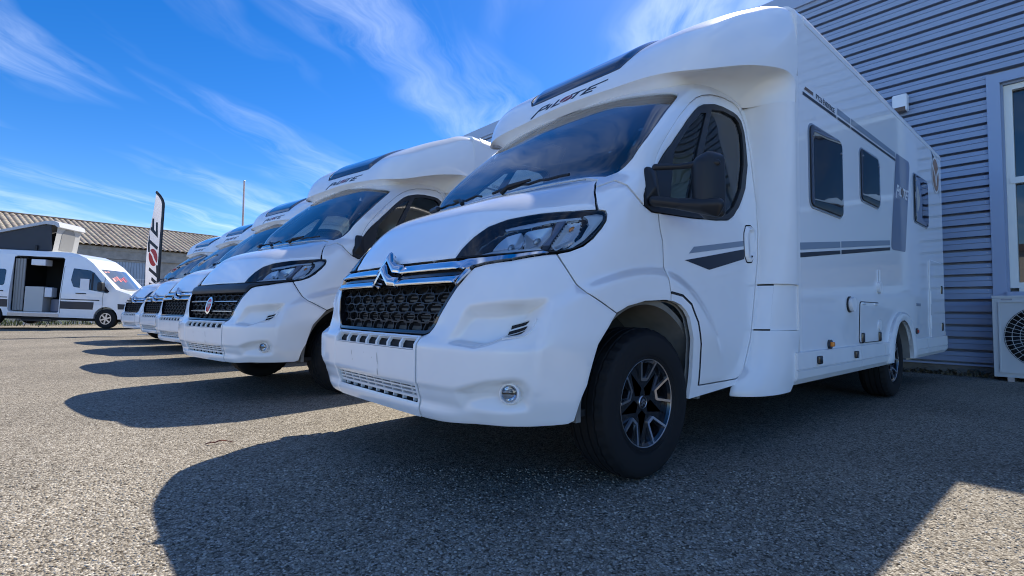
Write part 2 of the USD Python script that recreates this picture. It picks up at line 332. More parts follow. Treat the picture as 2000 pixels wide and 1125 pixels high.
def cab(u, z):
    u = np.asarray(u, float); z = np.asarray(z, float)
    return cab_base(u, z) + _rel.ev(z, u)[..., None] * nrm(cab_base, u, z)
# the moulding over the cab: stations across (seam, crease, ... roof)
OC=[
 [(-.50,0,2.185),(-.455,0,2.235),(-.54,0,2.385),(-.685,0,2.53),(-1.0,0,2.69),(-1.6,0,2.79)],
 [(-.51,.45,2.165),(-.455,.45,2.215),(-.54,.45,2.385),(-.685,.45,2.53),(-1.0,.45,2.695),(-1.6,.45,2.80)],
 [(-.56,.76,2.12),(-.465,.80,2.185),(-.55,.80,2.39),(-.69,.79,2.53),(-1.0,.78,2.705),(-1.6,.76,2.83)],
 [(-.72,.83,2.16),(-.58,.97,2.185),(-.635,.965,2.38),(-.75,.94,2.53),(-1.02,.91,2.71),(-1.6,.90,2.855)],
 [(-1.04,.855,2.215),(-.86,1.065,2.265),(-.88,1.06,2.42),(-.94,1.035,2.575),(-1.12,.99,2.745),(-1.6,.98,2.87)],
 [(-1.25,.865,2.175),(-1.13,1.122,2.325),(-1.13,1.118,2.5),(-1.16,1.095,2.645),(-1.25,1.045,2.79),(-1.6,1.04,2.877)],
 [(-1.30,1.0,2.165),(-1.33,1.148,2.345),(-1.34,1.145,2.5),(-1.36,1.13,2.69),(-1.41,1.095,2.825),(-1.6,1.08,2.868)],
 [(-1.418,1.150,2.16),(-1.425,1.153,2.31),(-1.47,1.153,2.5),(-1.48,1.142,2.69),(-1.50,1.118,2.81),(-1.6,1.10,2.858)],
]
_o = np.array(OC, float); _s = np.r_[0, .45, .82, 1.05, 1.36, 1.65, 1.88, 2.03]
_ss = np.r_[-_s[:0:-1], _s]; _oo = np.concatenate([_o[:0:-1] * [1, -1, 1], _o], 0); _t = np.array([0, .18, .40, .76, 1.38])
_up = [RectBivariateSpline(_ss, _t, _oo[:, 1:, k], kx=3, ky=3) for k in range(3)]
def over(s, t): return np.stack([f.ev(s, t) for f in _up], -1)
_und = CubicSpline(_ss, _oo[:, :2], axis=0)
def under(s, v):
    s = np.asarray(s, float); v = np.asarray(v, float); p = _und(s); a, b = p[..., 0, :], over(s, 0 * s)
    q = a + (b - a) * v[..., None]; k = smooth(abs(s), .7, 1.3) * (1 - smooth(abs(s), 1.72, 2.0)) * .05 * np.sin(np.pi * np.clip(v, 0, 1))
    q[..., 2] += k; q[..., 1] -= np.sign(s) * k * .6
    return q
# the corner moulding between cab door and living box (left side; the right one is mirrored)
_mz = [.315, .417, .469, .56, .636, .69, .832, .977, 1.13, 1.5, 1.85, 2.17]
_mi = CubicSpline(_mz, [-.80, -.862, -.925, -1.0, -1.035, -1.055, -1.10, -1.15, -1.195, -1.24, -1.27, -1.28])
_mo = PchipInterpolator([.30, .36, .42, .50, .56, .70, 2.3], [-1.24, -1.32, -1.36, -1.39, -1.405, -1.425, -1.425])
_mm = PchipInterpolator([.30, .38, .56, .67, .70, .97, .985, 2.2], [.050, .060, .045, .030, .012, .012, .024, .026])
def moulding(side):
    def f(w, z):
        w = np.asarray(w, float); z = np.asarray(z, float); xi = _mi(z); yi = cab(2.5 + 0 * z, z)[..., 1] - .012; xo = _mo(z); yo = 1.152 + 0 * z
        a = np.clip(w, 0, 1) * np.pi / 2
        x = xi + (xo - xi) * (1 - np.cos(a)) ** 1.0 * 1.0; y = yi + (yo - yi) * np.sin(a) ** 1.15
        return np.stack([x, side * (y + _mm(z) * np.sin(np.pi * np.clip(w, 0, 1)) ** 1.0 * .4), z], -1)
    return f if side > 0 else (lambda w, z: f(1 - np.asarray(w, float), z))

def letters(text, h, m_off=(0, 0), bold=True):
    t = meshkit.text_mesh(text, h, .0015, bold=bold); t.apply_translation((m_off[0], m_off[1], 0)); return t
def logo():
    """slanted wide lettering, unit cap height, and the split oval that stands for its O"""
    L = lambda *p: LineString(p).buffer(.105, cap_style=2, join_style=2, mitre_limit=3)
    let = [L((-.35, -.42), (.42, .95)), L((.36, .95), (1.02, .95), (.92, .45), (.18, .45)), L((.98, 0), (1.36, .75)), L((1.95, 1.0), (1.50, .08), (2.15, .08)),
           L((2.95, .93), (4.15, .93)), L((3.62, .9), (3.15, 0)), L((4.35, .93), (5.75, 1.08)), L((4.50, .93), (3.98, .08), (4.75, .08)), L((4.25, .50), (4.98, .50))]
    o = affinity.rotate(affinity.scale(Point(2.62, .5).buffer(.5), 1.05, .95), 20)
    cut = LineString([(2.25, .18), (2.5, .42), (2.75, .55), (3.02, .86)]).buffer(.07)
    return unary_union(let), o.difference(cut)
def on_surface(t, place, f, off):
    """wraps a flat mesh (x, y, thickness) on surface f; place(x, y) gives (u, v)"""
    v = t.vertices; u, w = place(v[:, 0], v[:, 1]); u = np.asarray(u, float); w = np.asarray(w, float)
    t = t.copy(); t.vertices = f(u, w) + nrm(f, u, w) * (off + v[:, 2:3]); return t

# ------------------------------------------------------------------ outlines on the cab's skin, (u, z)
HEAD = Polygon([(.521, 1.024), (.538, 1.066), (.581, 1.123), (.634, 1.168), (.716, 1.199), (.85, 1.224), (.963, 1.238), (1.058, 1.252), (1.085, 1.249), (1.099, 1.235), (1.11, 1.204), (1.107, 1.165), (1.095, 1.115), (1.072, 1.080), (1.037, 1.054), (.985, 1.040), (.952, 1.043), (.829, 1.030), (.627, 1.024)])
WS = [(0, 2.20), (.454, 2.14), (.779, 2.09), (1.02, 2.07), (1.085, 2.055), (1.10, 2.02), (1.106, 1.949), (1.098, 1.80), (1.081, 1.692), (1.024, 1.568), (.963, 1.487), (.92, 1.462), (.8, 1.475), (.5, 1.487), (0, 1.492)]
HOOD = [(0, 1.027), (.34, 1.024), (.515, 1.026), (.532, 1.066), (.575, 1.126), (.630, 1.173), (.714, 1.204), (.85, 1.229), (.963, 1.243), (1.052, 1.257), (1.017, 1.315), (.962, 1.385), (.90, 1.440), (.78, 1.462), (.5, 1.472), (0, 1.478)]
BUMP = Polygon([(.43, .33), (1.085, .335), (1.108, .345), (1.161, .487), (1.187, .656), (1.226, .757), (1.240, .784), (1.175, .829), (1.116, .869), (1.085, .906), (1.039, .976), (1.0, 1.033), (.974, 1.030), (.853, 1.001), (.733, .988), (.672, .975), (.650, .952), (.621, .915), (.600, .893), (.555, .827), (.497, .733), (.468, .697), (.43, .683)])
BUMP_C = sym([(0, .683), (.427, .683), (.427, .33), (0, .33)])
GRILLE = rounded(sym([(0, .960), (.615, .960), (.648, .956), (.600, .893), (.555, .827), (.497, .733), (.468, .700), (.44, .692), (0, .689)]), .012)
FENDER = Polygon([(1.240, .784), (1.292, .816), (1.391, .842), (1.514, .849), (1.578, .8495), (1.579, .891), (1.526, 1.022), (1.505, 1.151), (1.437, 1.2885), (1.378, 1.288), (1.293, 1.313), (1.218, 1.346), (1.107, 1.402), (1.007, 1.431), (.962, 1.385), (1.017, 1.315), (1.058, 1.257), (1.09, 1.254), (1.104, 1.237), (1.115, 1.204), (1.112, 1.165), (1.1, 1.113), (1.076, 1.076), (1.039, 1.050), (1.0, 1.035), (1.039, .976), (1.085, .906), (1.116, .869), (1.175, .829)])
DOOR = Polygon([(1.579, .891), (1.526, 1.022), (1.505, 1.151), (1.437, 1.289), (1.378, 1.289), (1.31, 1.300), (1.283, 1.322), (1.255, 1.368), (1.240, 1.451), (1.252, 1.56), (1.285, 1.70), (1.293, 1.88), (1.325, 2.005), (1.39, 2.065), (1.507, 2.102), (1.75, 2.140), (2.083, 2.168), (2.38, 2.175), (2.5, 2.15), (2.575, 2.05), (2.61, 1.854), (2.60, 1.498), (2.55, 1.132), (2.502, .977), (2.446, .832), (2.38, .636), (2.295, .469), (2.255, .425), (2.21, .412), (1.854, .410), (1.848, .43), (1.854, .501), (1.847, .628), (1.819, .744), (1.76, .835), (1.678, .878)])
WIN = rounded(Polygon([(1.606, 2.037), (1.85, 2.075), (2.055, 2.088), (2.30, 2.09), (2.399, 2.082), (2.48, 2.055), (2.525, 1.98), (2.535, 1.90), (2.527, 1.75), (2.45, 1.583), (2.328, 1.441), (2.25, 1.378), (2.18, 1.345), (2.038, 1.326), (1.745, 1.304), (1.378, 1.289), (1.305, 1.31), (1.265, 1.368), (1.251, 1.451), (1.305, 1.561), (1.395, 1.694), (1.441, 1.885), (1.48, 1.96), (1.52, 2.003)]), .01)
GLASS_A = rounded(Polygon([(1.60, 1.965), (1.71, 1.985), (1.745, 1.60), (1.70, 1.335), (1.52, 1.325), (1.478, 1.521), (1.452, 1.66), (1.50, 1.84)]), .012)
GLASS_B = rounded(Polygon([(1.80, 2.025), (2.057, 2.055), (2.329, 2.056), (2.42, 2.03), (2.475, 1.96), (2.48, 1.85), (2.46, 1.74), (2.38, 1.57), (2.257, 1.431), (2.167, 1.378), (1.99, 1.345), (1.82, 1.335), (1.825, 1.6)]), .015)
ARCH = Polygon([(1.09, .10), (1.085, .335), (1.108, .345), (1.161, .487), (1.187, .656), (1.226, .757), (1.292, .816), (1.391, .842), (1.514, .849), (1.60, .845), (1.662, .828), (1.71, .800), (1.741, .766), (1.774, .655), (1.783, .506), (1.778, .43), (1.771, .348), (1.75, .1)])
SKIN = sym([(0, 2.30), (2.66, 2.30), (2.66, .405), (2.2, .375), (1.771, .345), (1.085, .335), (0, .33)])
SLIT = [Polygon(p) for p in ([(.903, .748), (.902, .737), (.963, .749), (.969, .759)], [(.895, .727), (.892, .716), (.958, .727), (.965, .738)], [(.889, .708), (.888, .697), (.947, .706), (.957, .717)])]
FOG = affinity.scale(Point(.926, .462).buffer(.031), .78, 1.0)
GAP = .0032
def both(P): return [P, mirror_uv(P)]

def wheel(parent, x, y, side, label=None):
    """side +1: the outer face looks towards +y"""
    R = .36; h = .112; s = side
    def at(t):
        t = t.copy()
        if s < 0: t.vertices = t.vertices * [1, -1, 1]; t.invert()
        t.apply_translation((x, y, R)); return t
    prof = [(.205, -.095), (.225, -.105), (.285, -.118), (.325, -.112), (.346, -.098)]
    for k, g in enumerate((-.062, -.022, .022, .062)):
        prof += [(.3575, g - .008), (.3575, g - .0055), (.349, g - .004), (.349, g + .004), (.3575, g + .0055), (.3575, g + .008)]
    prof += [(.346, .098), (.338, .105), (.325, .112), (.318, .1135), (.285, .118), (.25, .114), (.232, .110), (.228, .106), (.222, .108), (.205, .095)]
    ty = lathe(prof, 144)
    # shoulder blocks
    v = ty.vertices; r = np.hypot(v[:, 0], v[:, 2]); th = np.arctan2(v[:, 2], v[:, 0]); sh = (r > .34) & (abs(v[:, 1]) > .066)
    k = np.where(sh & (np.floor((th + np.pi) / (2 * np.pi) * 72 + .01) % 2 == 0), .985, 1.0); ty.vertices = v * np.stack([k, np.ones_like(k), k], 1)
    wh = put('wheel', at(ty), M['rubber'], parent, 35, label)
    rim = cat([lathe([(.19, -.08), (.205, -.095), (.210, -.09), (.195, -.06), (.186, .03), (.192, .085), (.203, .0965)], 96), lathe([(.0, .052), (.055, .055), (.085, .048), (.0, .03)], 48)])
    put('rim', at(rim), M['gloss_black'], wh, 35)
    put('rim_edge', at(lathe([(.2025, .092), (.205, .0975), (.209, .0985), (.2125, .096), (.2135, .090)], 96)), M['alloy'], wh, 40)
    # black spokes between, bright split spokes on top
    sp = []
    for i in range(5):
        a0 = math.radians(90 + 4 + 72 * i)
        rot = lambda P: affinity.rotate(P, math.degrees(a0) - 90, origin=(0, 0))
        w = rot(Polygon([(-.06, .03), (-.112, .168), (-.07, .192), (.07, .192), (.112, .168), (.06, .03)]).difference(Polygon([(-.016, .122), (-.040, .188), (.040, .188), (.016, .122)])))
        sp.append(extr(w, 'y', .038, .068))
        V = rot(Polygon([(-.022, .101), (.022, .101), (.029, .109), (.066, .1925), (.0555, .196), (.019, .1155), (-.019, .1155), (-.0555, .196), (-.066, .1925), (-.029, .109)]))
        t = extr(V, 'y', 0, .012); rr = np.hypot(t.vertices[:, 0], t.vertices[:, 2]); t.vertices[:, 1] += .062 + .026 * smooth(rr, .09, .2)
        put('spoke_face', at(t), M['alloy'], wh, 30)
        b = rot(Point(0, .058).buffer(.0085, 6)); ax = math.degrees(a0)
        put('wheel_bolt', at(extr(affinity.rotate(b, 36, origin=(0, 0)), 'y', .05, .064)), M['steel'], wh, 30)
    put('spoke', at(cat(sp)), M['gloss_black'], wh, 25)
    put('hub_cap', at(lathe([(0.0, .0745), (.025, .073), (.031, .066), (.033, .045)], 40)), M['gloss_black'], wh, 40)
    ring = lathe([(.027, .0725), (.0285, .0752), (.0315, .0712), (.031, .066)], 40)
    ch = [extr(Polygon([(-.015, a), (0, a + .013), (.015, a), (.015, a - .006), (0, a + .006), (-.015, a - .006)]), 'y', .072, .078) for a in (-.010, .004)]
    put('hub_emblem', at(cat([ring] + ch)), M['alloy'], wh, 30)
    put('brake_disc', at(lathe([(.15, -.01), (.15, .01), (.06, .012)], 48)), M['steel'], wh, 30)
    return wh

def motorhome(label, fiat, side_text, group):
    T = thing('motorhome', label, 'motorhome', group=group)
    # ---- cab skin
    parts = [sym(WS), sym(HOOD)] + both(BUMP) + [BUMP_C, GRILLE] + both(HEAD) + both(FENDER) + both(DOOR) + both(ARCH)
    bar_hi = [(0, .962), (0, 1.020), (.58, 1.020), (.75, 1.020), (.87, 1.0285), (.96, 1.0435), (.985, 1.038), (.853, 1.005), (.733, .992), (.664, .978), (.642, .962)]
    parts.append(sym(bar_hi))
    rest = SKIN.difference(unary_union(parts).buffer(.0008)).buffer(-GAP).buffer(.001)
    rest = MultiPolygon([g for g in getattr(rest, 'geoms', [rest]) if g.area > .002])
    put('cab_body', patch(rest, cab, .02, 0, .02), M['paint'], T)
    inner = SKIN.difference(unary_union([sym(WS).buffer(-.012), GRILLE, BUMP_C, ARCH, mirror_uv(ARCH), WIN, mirror_uv(WIN), VENT_REC.buffer(.02), mirror_uv(VENT_REC.buffer(.02)), FOG_REC.buffer(.02), mirror_uv(FOG_REC.buffer(.02)), HEAD.buffer(.01), mirror_uv(HEAD.buffer(.01)), FOG.buffer(.02), mirror_uv(FOG.buffer(.02))]))
    put('cab_lining', patch(inner, cab, .03, -.040, 0), M['cabin'], T)
    put('seam_backing', patch(inner.difference(unary_union([sym(WS), WIN, mirror_uv(WIN)] + both(VENT_REC.buffer(.03)) + both(FOG_REC.buffer(.03))).buffer(.01)), cab, .06, -.021, 0), M['dark'], T)
    put('bonnet', patch(sym(HOOD).buffer(-GAP), cab, .016, lambda u, v, d: -.005 * (1 - smooth(d, 0, .012)), .03), M['paint'], T)
    for P in both(FENDER): put('front_wing', patch(P.buffer(-GAP), cab, .016, lambda u, v, d: -.003 * (1 - smooth(d, 0, .010)), .02), M['paint'], T)
    for s, P in zip((1, -1), both(BUMP)):
        fl = lambda Q: Q if s > 0 else mirror_uv(Q)
        bm = put('bumper_corner', patch(P.difference(fl(FOG)).buffer(-GAP / 2), cab, .010, lambda u, v, d: -.003 * (1 - smooth(d, 0, .010)), .03), M['paint'], T)
        put('vent_frame', patch(fl(unary_union(SLIT).convex_hull.buffer(.016)).difference(fl(unary_union(SLIT).convex_hull.buffer(.004))), cab, .01, .004, .008), M['paint'], bm)
        for q in SLIT:
            put('vent_slot', patch(fl(q.buffer(.0015)), cab, .01, .0015, .006), M['dark'], bm)
        ax = np.array([.80, .58 * s, .05]); ax /= np.linalg.norm(ax); fp = cab(np.array(.926 * s), np.array(.462)) + ax * .024
        e1 = np.cross([0, 0, 1], ax); e1 /= np.linalg.norm(e1); FT = np.eye(4); FT[:3, 0] = e1; FT[:3, 1] = ax; FT[:3, 2] = np.cross(e1, ax); FT[:3, 3] = fp
        fit = lambda pr, n_=40: lathe(pr, n_).apply_transform(FT)
        put('fog_lamp_bezel', fit([(.031, -.03), (.031, .004), (.035, .009), (.041, .005), (.045, -.012), (.047, -.05)]), M['paint'], bm, 40)
        put('fog_lamp_ring', fit([(.0265, -.002), (.028, .004), (.030, .0055), (.031, .002)]), M['chrome'], bm, 60)
        put('fog_lamp_reflector', fit([(.0, -.028), (.012, -.025), (.022, -.014), (.0275, .0), (.031, .0)]), M['chrome'], bm, 60)
        put('fog_lamp_bulb', fit([(.0, -.006), (.006, -.008), (.007, -.012), (.004, -.024)], 20), M['frost'], bm, 40)
        put('fog_lamp_bar', box(-.026, .026, -.003, .001, -.003, .003).apply_transform(FT), M['black'], bm)
        put('fog_lamp_lens', fit([(.0, .003), (.016, .0025), (.030, -.0005)]), M['lens'], bm, 40)
    slots = unary_union([sbox(-.405 + .116 * k + .004, .622, -.405 + .116 * (k + 1) - .012, .668) for k in range(7)])
    low = sbox(-.41, .390, .41, .456)
    bc = put('bumper_centre', patch(BUMP_C.difference(sbox(-.41, .617, .41, .672)).difference(low).buffer(-GAP / 2), cab, .016, 0, .03), M['paint'], T)
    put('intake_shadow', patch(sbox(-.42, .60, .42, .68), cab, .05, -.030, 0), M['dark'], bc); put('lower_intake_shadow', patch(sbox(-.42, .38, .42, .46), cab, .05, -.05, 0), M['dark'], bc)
    put('intake_frame', patch(sbox(-.41, .617, .41, .672).difference(sbox(-.404, .621, .404, .668)), cab, .02, -.004, .022), M['trim_white'], bc)
    for k in range(6):
        c = -.405 + .116 * (k + 1); put('intake_fin', patch(sbox(c - .007, .617, c + .007, .672), cab, .02, -.008, .014), M['trim_white'], bc)
    for k in range(3):
        z = .3985 + .0195 * k; put('intake_slat', patch(sbox(-.41, z, .41, z + .0085), cab, .03, -.010, .03), M['trim_white'], bc)
    for k in range(9):
        c = -.36 + .09 * k; put('intake_post', patch(sbox(c - .0035, .390, c + .0035, .456), cab, .02, -.014, .02), M['trim_white'], bc)
    for (u, z, w, h) in ((-.21, .565, .006, .028), (-.20, .53, .004, .012), (.09, .56, .008, .05), (.10, .535, .004, .02), (.095, .49, .009, .035), (-.06, .575, .006, .004), (.03, .555, .005, .008)):
        put('scuff_mark', patch(affinity.rotate(affinity.scale(Point(u, z).buffer(.5, 3), w, h), 6), cab, .02, .0006, 0), M['cabin_light'], bc)
    # ---- grille
    G = GRILLE
    gr = put('grille_surround', patch(G.difference(G.buffer(-.014)), cab, .012, -.002, .05), M['gloss_black'], T)
    put('grille_back', patch(G, cab, .04, -.095, 0), M['dark'], gr)
    hexes = []
    for j in range(7):
        for i in range(-7, 8):
            cx, cy = i * .124 + (.062 if j % 2 else 0), .675 + j * .0445
            hexes.append(Polygon([(cx - .054, cy), (cx - .036, cy + .025), (cx + .036, cy + .025), (cx + .054, cy), (cx + .036, cy - .025), (cx - .036, cy - .025)]).exterior.buffer(.0024, cap_style=2, join_style=2))
    net = unary_union(hexes)
    put('grille_mesh', patch(net.intersection(G.buffer(-.010)), cab, .03, -.030, .02), M['black'], gr)
    put('radiator', patch(unary_union([sbox(-.45, .72 + .022 * k, .45, .73 + .022 * k) for k in range(8)]), cab, .06, -.085, .004), M['liner'], gr)
    tilt = lambda z0, z1: (lambda u, v, d: .006 + .016 * np.clip((z1 - v) / (z1 - z0), 0, 1) * (1 - smooth(abs(u), .60, .70)) - .008 * (1 - smooth(d, 0, .006)) * (1 - smooth(abs(u), .55, .62)))
    if not fiat:
        wide = sym([(0, 1.012), (.58, 1.012), (.75, 1.016), (.87, 1.0255), (.955, 1.0415), (.974, 1.036), (.853, 1.007), (.733, .994), (.664, .981), (.645, .966), (.12, .966), (.12, .966), (0, .966)])
        cut = sbox(-.118, .8, .118, 1.2)
        cb = put('chrome_bar', patch(wide.difference(cut), cab, .006, tilt(.966, 1.012), .03), M['chrome'], T)
        put('chrome_bar', patch(sym([(0, .906), (.586, .906), (.596, .918), (.610, .946), (0, .946)]).difference(cut), cab, .006, tilt(.906, .946), .03), M['chrome'], T)
        for s in (1, -1):
            q = Polygon([(.592, .904), (.603, .904), (.66, .962), (.655, .972), (.635, .966), (.612, .938)]); q = q if s > 0 else mirror_uv(q)
            put('chrome_end', patch(q, cab, .008, .010, .03), M['chrome'], T)
        put('bar_gap', patch(sym([(0, .94), (.62, .94), (.63, .968), (0, .968)]), cab, .03, -.012, 0), M['dark'], T)
        vee = lambda u, v, d: .012 + .040 * (1 - abs(u) / .13) + .007 * smooth(d, 0, .014)
        for dz, pk in ((0, 0), (-.063, 0)):
            q = Polygon([(-.13, .969), (-.13, 1.010), (-.083, 1.010), (-.05, 1.022), (-.016, 1.062), (0, 1.068), (.016, 1.062), (.05, 1.022), (.083, 1.010), (.13, 1.010), (.13, .969), (.070, .969), (0, 1.020), (-.070, .969)])
            put('chevron', patch(affinity.translate(q, 0, dz), cab, .006, vee, .035), M['chrome'], T)
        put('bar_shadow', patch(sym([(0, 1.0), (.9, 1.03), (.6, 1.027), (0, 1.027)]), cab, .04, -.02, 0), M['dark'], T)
    else:
        top = sym([(0, 1.016), (.58, 1.016), (.75, 1.018), (.87, 1.0265), (.955, 1.0415), (.974, 1.036), (.853, 1.007), (.733, .994), (.668, .981), (.63, .940), (.60, .935), (0, .935)])
        put('grille_top_bar', patch(top, cab, .012, lambda u, v, d: .004 + .012 * smooth(d, 0, .025), .03), M['black'], T)
        for z in (.855, .765): put('grille_trim_line', patch(sbox(-.52 + (.86 - z) * .6, z, .52 - (.86 - z) * .6, z + .007), cab, .03, -.008, .012), M['alloy'], gr)
        ov = affinity.scale(Point(0, .82).buffer(.5, 24), .135, .15)
        bd = put('badge', patch(ov, cab, .012, lambda u, v, d: .000 + .008 * smooth(d, 0, .05), .006), M['red_decal'], T)
        put('badge_ring', patch(ov.buffer(.004).difference(ov.buffer(-.013)), cab, .008, .006, .010), M['chrome'], bd)
        put('badge_band', patch(sbox(-.05, .835, .05, .852), cab, .008, .009, .004), M['alloy'], bd)
        put('badge_letters', patch(unary_union([sbox(-.034 + .018 * k, .80, -.028 + .018 * k, .852) for k in range(4)]), cab, .008, .0105, .004), M['alloy'], bd)
    # ---- headlights
    for s in (1, -1):
        fl = (lambda q: q) if s > 0 else mirror_uv
        hl = put('headlight', patch(fl(HEAD), cab, .015, lambda u, v, d: -.055 * smooth(d, 0, .018) - .004, 0), M['gloss_black'], T)
        put('lamp_seal', patch(fl(HEAD.difference(HEAD.buffer(-.0045))), cab, .012, .001, .02), M['black'], hl)
        bowl = lambda u, v, d: -.030 - .8 * np.minimum(d, .035)
        for q in ([(.709, 1.062), (.725, 1.103), (.75, 1.137), (.812, 1.155), (.850, 1.115), (.858, 1.075), (.796, 1.064)], [(.827, 1.156), (.928, 1.182), (.945, 1.143), (.937, 1.085), (.880, 1.069), (.862, 1.11)]):
            P = rounded(Polygon(q), .01); put('reflector', patch(fl(P), cab, .007, bowl, .01), M['mirror'], hl)
            c = P.centroid; put('bulb', patch(fl(Point(c.x, c.y).buffer(.014)), cab, .006, lambda u, v, d: -.05 + .9 * d, .015), M['steel'], hl)
        put('lamp_divider', patch(fl(Polygon([(.935, 1.196), (.966, 1.202), (.968, 1.143), (.965, 1.080), (.944, 1.078), (.953, 1.125)])), cab, .012, -.016, .03), M['mid_decal'], hl)
        tn = Polygon([(.975, 1.198), (1.022, 1.206), (1.043, 1.149), (1.041, 1.110), (.997, 1.063), (.975, 1.081), (.977, 1.144)])
        put('turn_signal', patch(fl(tn), cab, .006, lambda u, v, d: -.03 - .5 * np.minimum(d, .02) + .006 * np.sin(u * 620) * np.sin(v * 520), .01), M['mirror'], hl)
        put('turn_bulb', patch(fl(affinity.scale(Point(1.004, 1.174).buffer(.5, 6), .016, .024)), cab, .006, lambda u, v, d: -.03 + .8 * d, .01), M['amber'], hl)
        ou = Polygon([(1.018, 1.228), (1.062, 1.242), (1.096, 1.238), (1.103, 1.221), (1.092, 1.163), (1.074, 1.107), (1.045, 1.071), (.985, 1.047), (.990, 1.052), (1.030, 1.066), (1.060, 1.120), (1.058, 1.183), (1.040, 1.212)])
        put('daytime_light', patch(fl(ou), cab, .008, lambda u, v, d: -.014 + .008 * smooth(d, 0, .012), .02), M['frost'], hl)
        put('light_tube', patch(fl(Polygon([(.725, 1.165), (.807, 1.184), (.907, 1.206), (1.011, 1.224), (1.018, 1.212), (.915, 1.192), (.84, 1.165), (.738, 1.155)])), cab, .008, lambda u, v, d: -.018 + .006 * smooth(d, 0, .006), .02), M['frost'], hl)
        put('lamp_floor', patch(fl(Polygon([(.615, 1.040), (.72, 1.058), (.796, 1.061), (.94, 1.069), (.95, 1.058), (.807, 1.046), (.671, 1.036)])), cab, .01, -.022, .02), M['frost'], hl)
        put('lamp_lens', patch(fl(HEAD.buffer(-.004)), cab, .015, .003, 0), M['lens'], hl)
        # ---- doors
        gl = unary_union([GLASS_A, GLASS_B])
        dr = put('door', patch(fl(DOOR.difference(WIN.buffer(.001)).buffer(-GAP)), cab, .016, lambda u, v, d: -.003 * (1 - smooth(d, 0, .010)) + .006 * smooth(v, .60, .585) * 0, .02), M['paint'], T)
        put('window_frame', patch(fl(WIN.difference(gl)), cab, .016, .004, .03), M['gloss_black'] if False else M['black'], dr)
        put('quarter_light', patch(fl(GLASS_A.buffer(.006)), cab, .03, -.004, 0), M['side_glass'], dr)
        put('door_window', patch(fl(GLASS_B.buffer(.006)), cab, .03, -.008, 0), M['side_glass'], dr)
        hp = rounded(Polygon([(2.400, 1.332), (2.47, 1.340), (2.508, 1.318), (2.500, 1.16), (2.462, 1.114), (2.40, 1.108), (2.378, 1.142), (2.380, 1.29)]), .02)
        put('handle_recess', patch(fl(hp.buffer(.008)), cab, .012, .0015, 0), M['dark'], dr)
        dh = put('door_handle', patch(fl(hp), cab, .010, lambda u, v, d: .004 + .020 * smooth(d, 0, .022) - .022 * smooth(d, .022, .032), .012), M['paint'], dr)
        put('keyhole', patch(fl(sbox(2.44, 1.128, 2.458, 1.15)), cab, .01, .016, .004), M['dark'], dh)
        put('grey_stripe', patch(fl(Polygon([(1.785, 1.146), (2.372, 1.236), (2.369, 1.202), (1.735, 1.105)])), cab, .03, .0012, 0), M['grey_decal'], dr)
        put('dark_stripe', patch(fl(Polygon([(1.698, 1.067), (2.373, 1.184), (2.365, 1.123), (1.946, 1.031)])), cab, .03, .0012, 0), M['dark_decal'], dr)
        sl = LineString([(1.579, .891), (1.678, .878), (1.76, .835), (1.819, .744), (1.847, .628), (1.854, .501), (1.848, .41)]).buffer(.0065, cap_style=2)
        put('arch_seal', patch(fl(sl), cab, .012, .0008, .004), M['dark'], T)
        # ---- mirror on its two arms
        y = 1.24; sy = s
        H = lambda *q: m3.Manifold.batch_hull([m3.Manifold.sphere(r, 14).translate((x_, sy * y_, z_)) for x_, y_, z_, r in q])
        head = tri(H((-.150, 1.195, 1.49, .055), (-.165, 1.215, 1.515, .045), (-.155, 1.195, 1.32, .055), (-.165, 1.215, 1.295, .045), (-.205, 1.192, 1.525, .034), (-.205, 1.235, 1.52, .034), (-.205, 1.188, 1.275, .034), (-.205, 1.238, 1.275, .034)))
        if not fiat:
            mr = put('door_mirror', head, M['black'], T, 50)
            put('mirror_arm', tri(H((-.045, 1.0, 1.505, .016), (-.11, 1.10, 1.500, .014)) + H((-.11, 1.10, 1.500, .014), (-.125, 1.20, 1.498, .017), (-.16, 1.258, 1.495, .015))), M['black'], mr, 50)
            put('mirror_arm', tri(H((-.03, 1.0, 1.335, .026), (-.10, 1.10, 1.315, .026)) + H((-.10, 1.10, 1.315, .028), (-.125, 1.20, 1.300, .034), (-.15, 1.262, 1.295, .032), (-.16, 1.25, 1.26, .02))), M['black'], mr, 50)
            put('mirror_glass', rbox(-.2335, -.2275, sy * 1.165, sy * 1.255, 1.26, 1.54, .003), M['chrome'], mr)
        else: mr = T
        foot = tri(m3.Manifold.batch_hull([m3.Manifold.sphere(.022, 12).translate(q) for q in ((-.02, sy * .955, 1.345), (-.11, sy * .962, 1.335), (-.10, sy * .945, 1.50), (-.06, sy * .945, 1.50), (-.05, sy * .985, 1.40))]))
        put('mirror_foot', foot, M['black'], mr, 50)
        # ---- wheels and arches
        put('wheel_liner', tri(mx(Polygon(list(Point(0, .36).buffer(.50, 24).exterior.coords)).difference(Point(0, .36).buffer(.47, 24)).intersection(sbox(-1, .33, 1, 1)), 'y', *sorted((sy * .60, sy * .975)))), M['liner'], T, 40)
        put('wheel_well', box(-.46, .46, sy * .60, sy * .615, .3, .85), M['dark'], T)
        wheel(T, 0, sy * .885, s)
    # ---- windscreen
    gl = sym(WS).buffer(-.004)
    ws = put('windscreen', patch(gl, cab, .03, -.004, 0), M['glass'], T)
    inner = sym([(a * .955, b - (.085 if b > 2 else 0) + (.03 if b < 1.52 else 0)) for a, b in WS])
    put('windscreen_border', patch(gl.difference(gl.buffer(-.022)), cab, .02, -.008, 0), M['dark'], ws)
    for u, z, w, h in ((.973, 1.761, .045, .022), (.985, 1.663, .02, .04), (.812, 1.629, .022, .016)):
        put('sticker', patch(affinity.scale(Point(u, z).buffer(.5, 12), w, h), cab, .02, -.007, 0), M['white_decal'], ws)
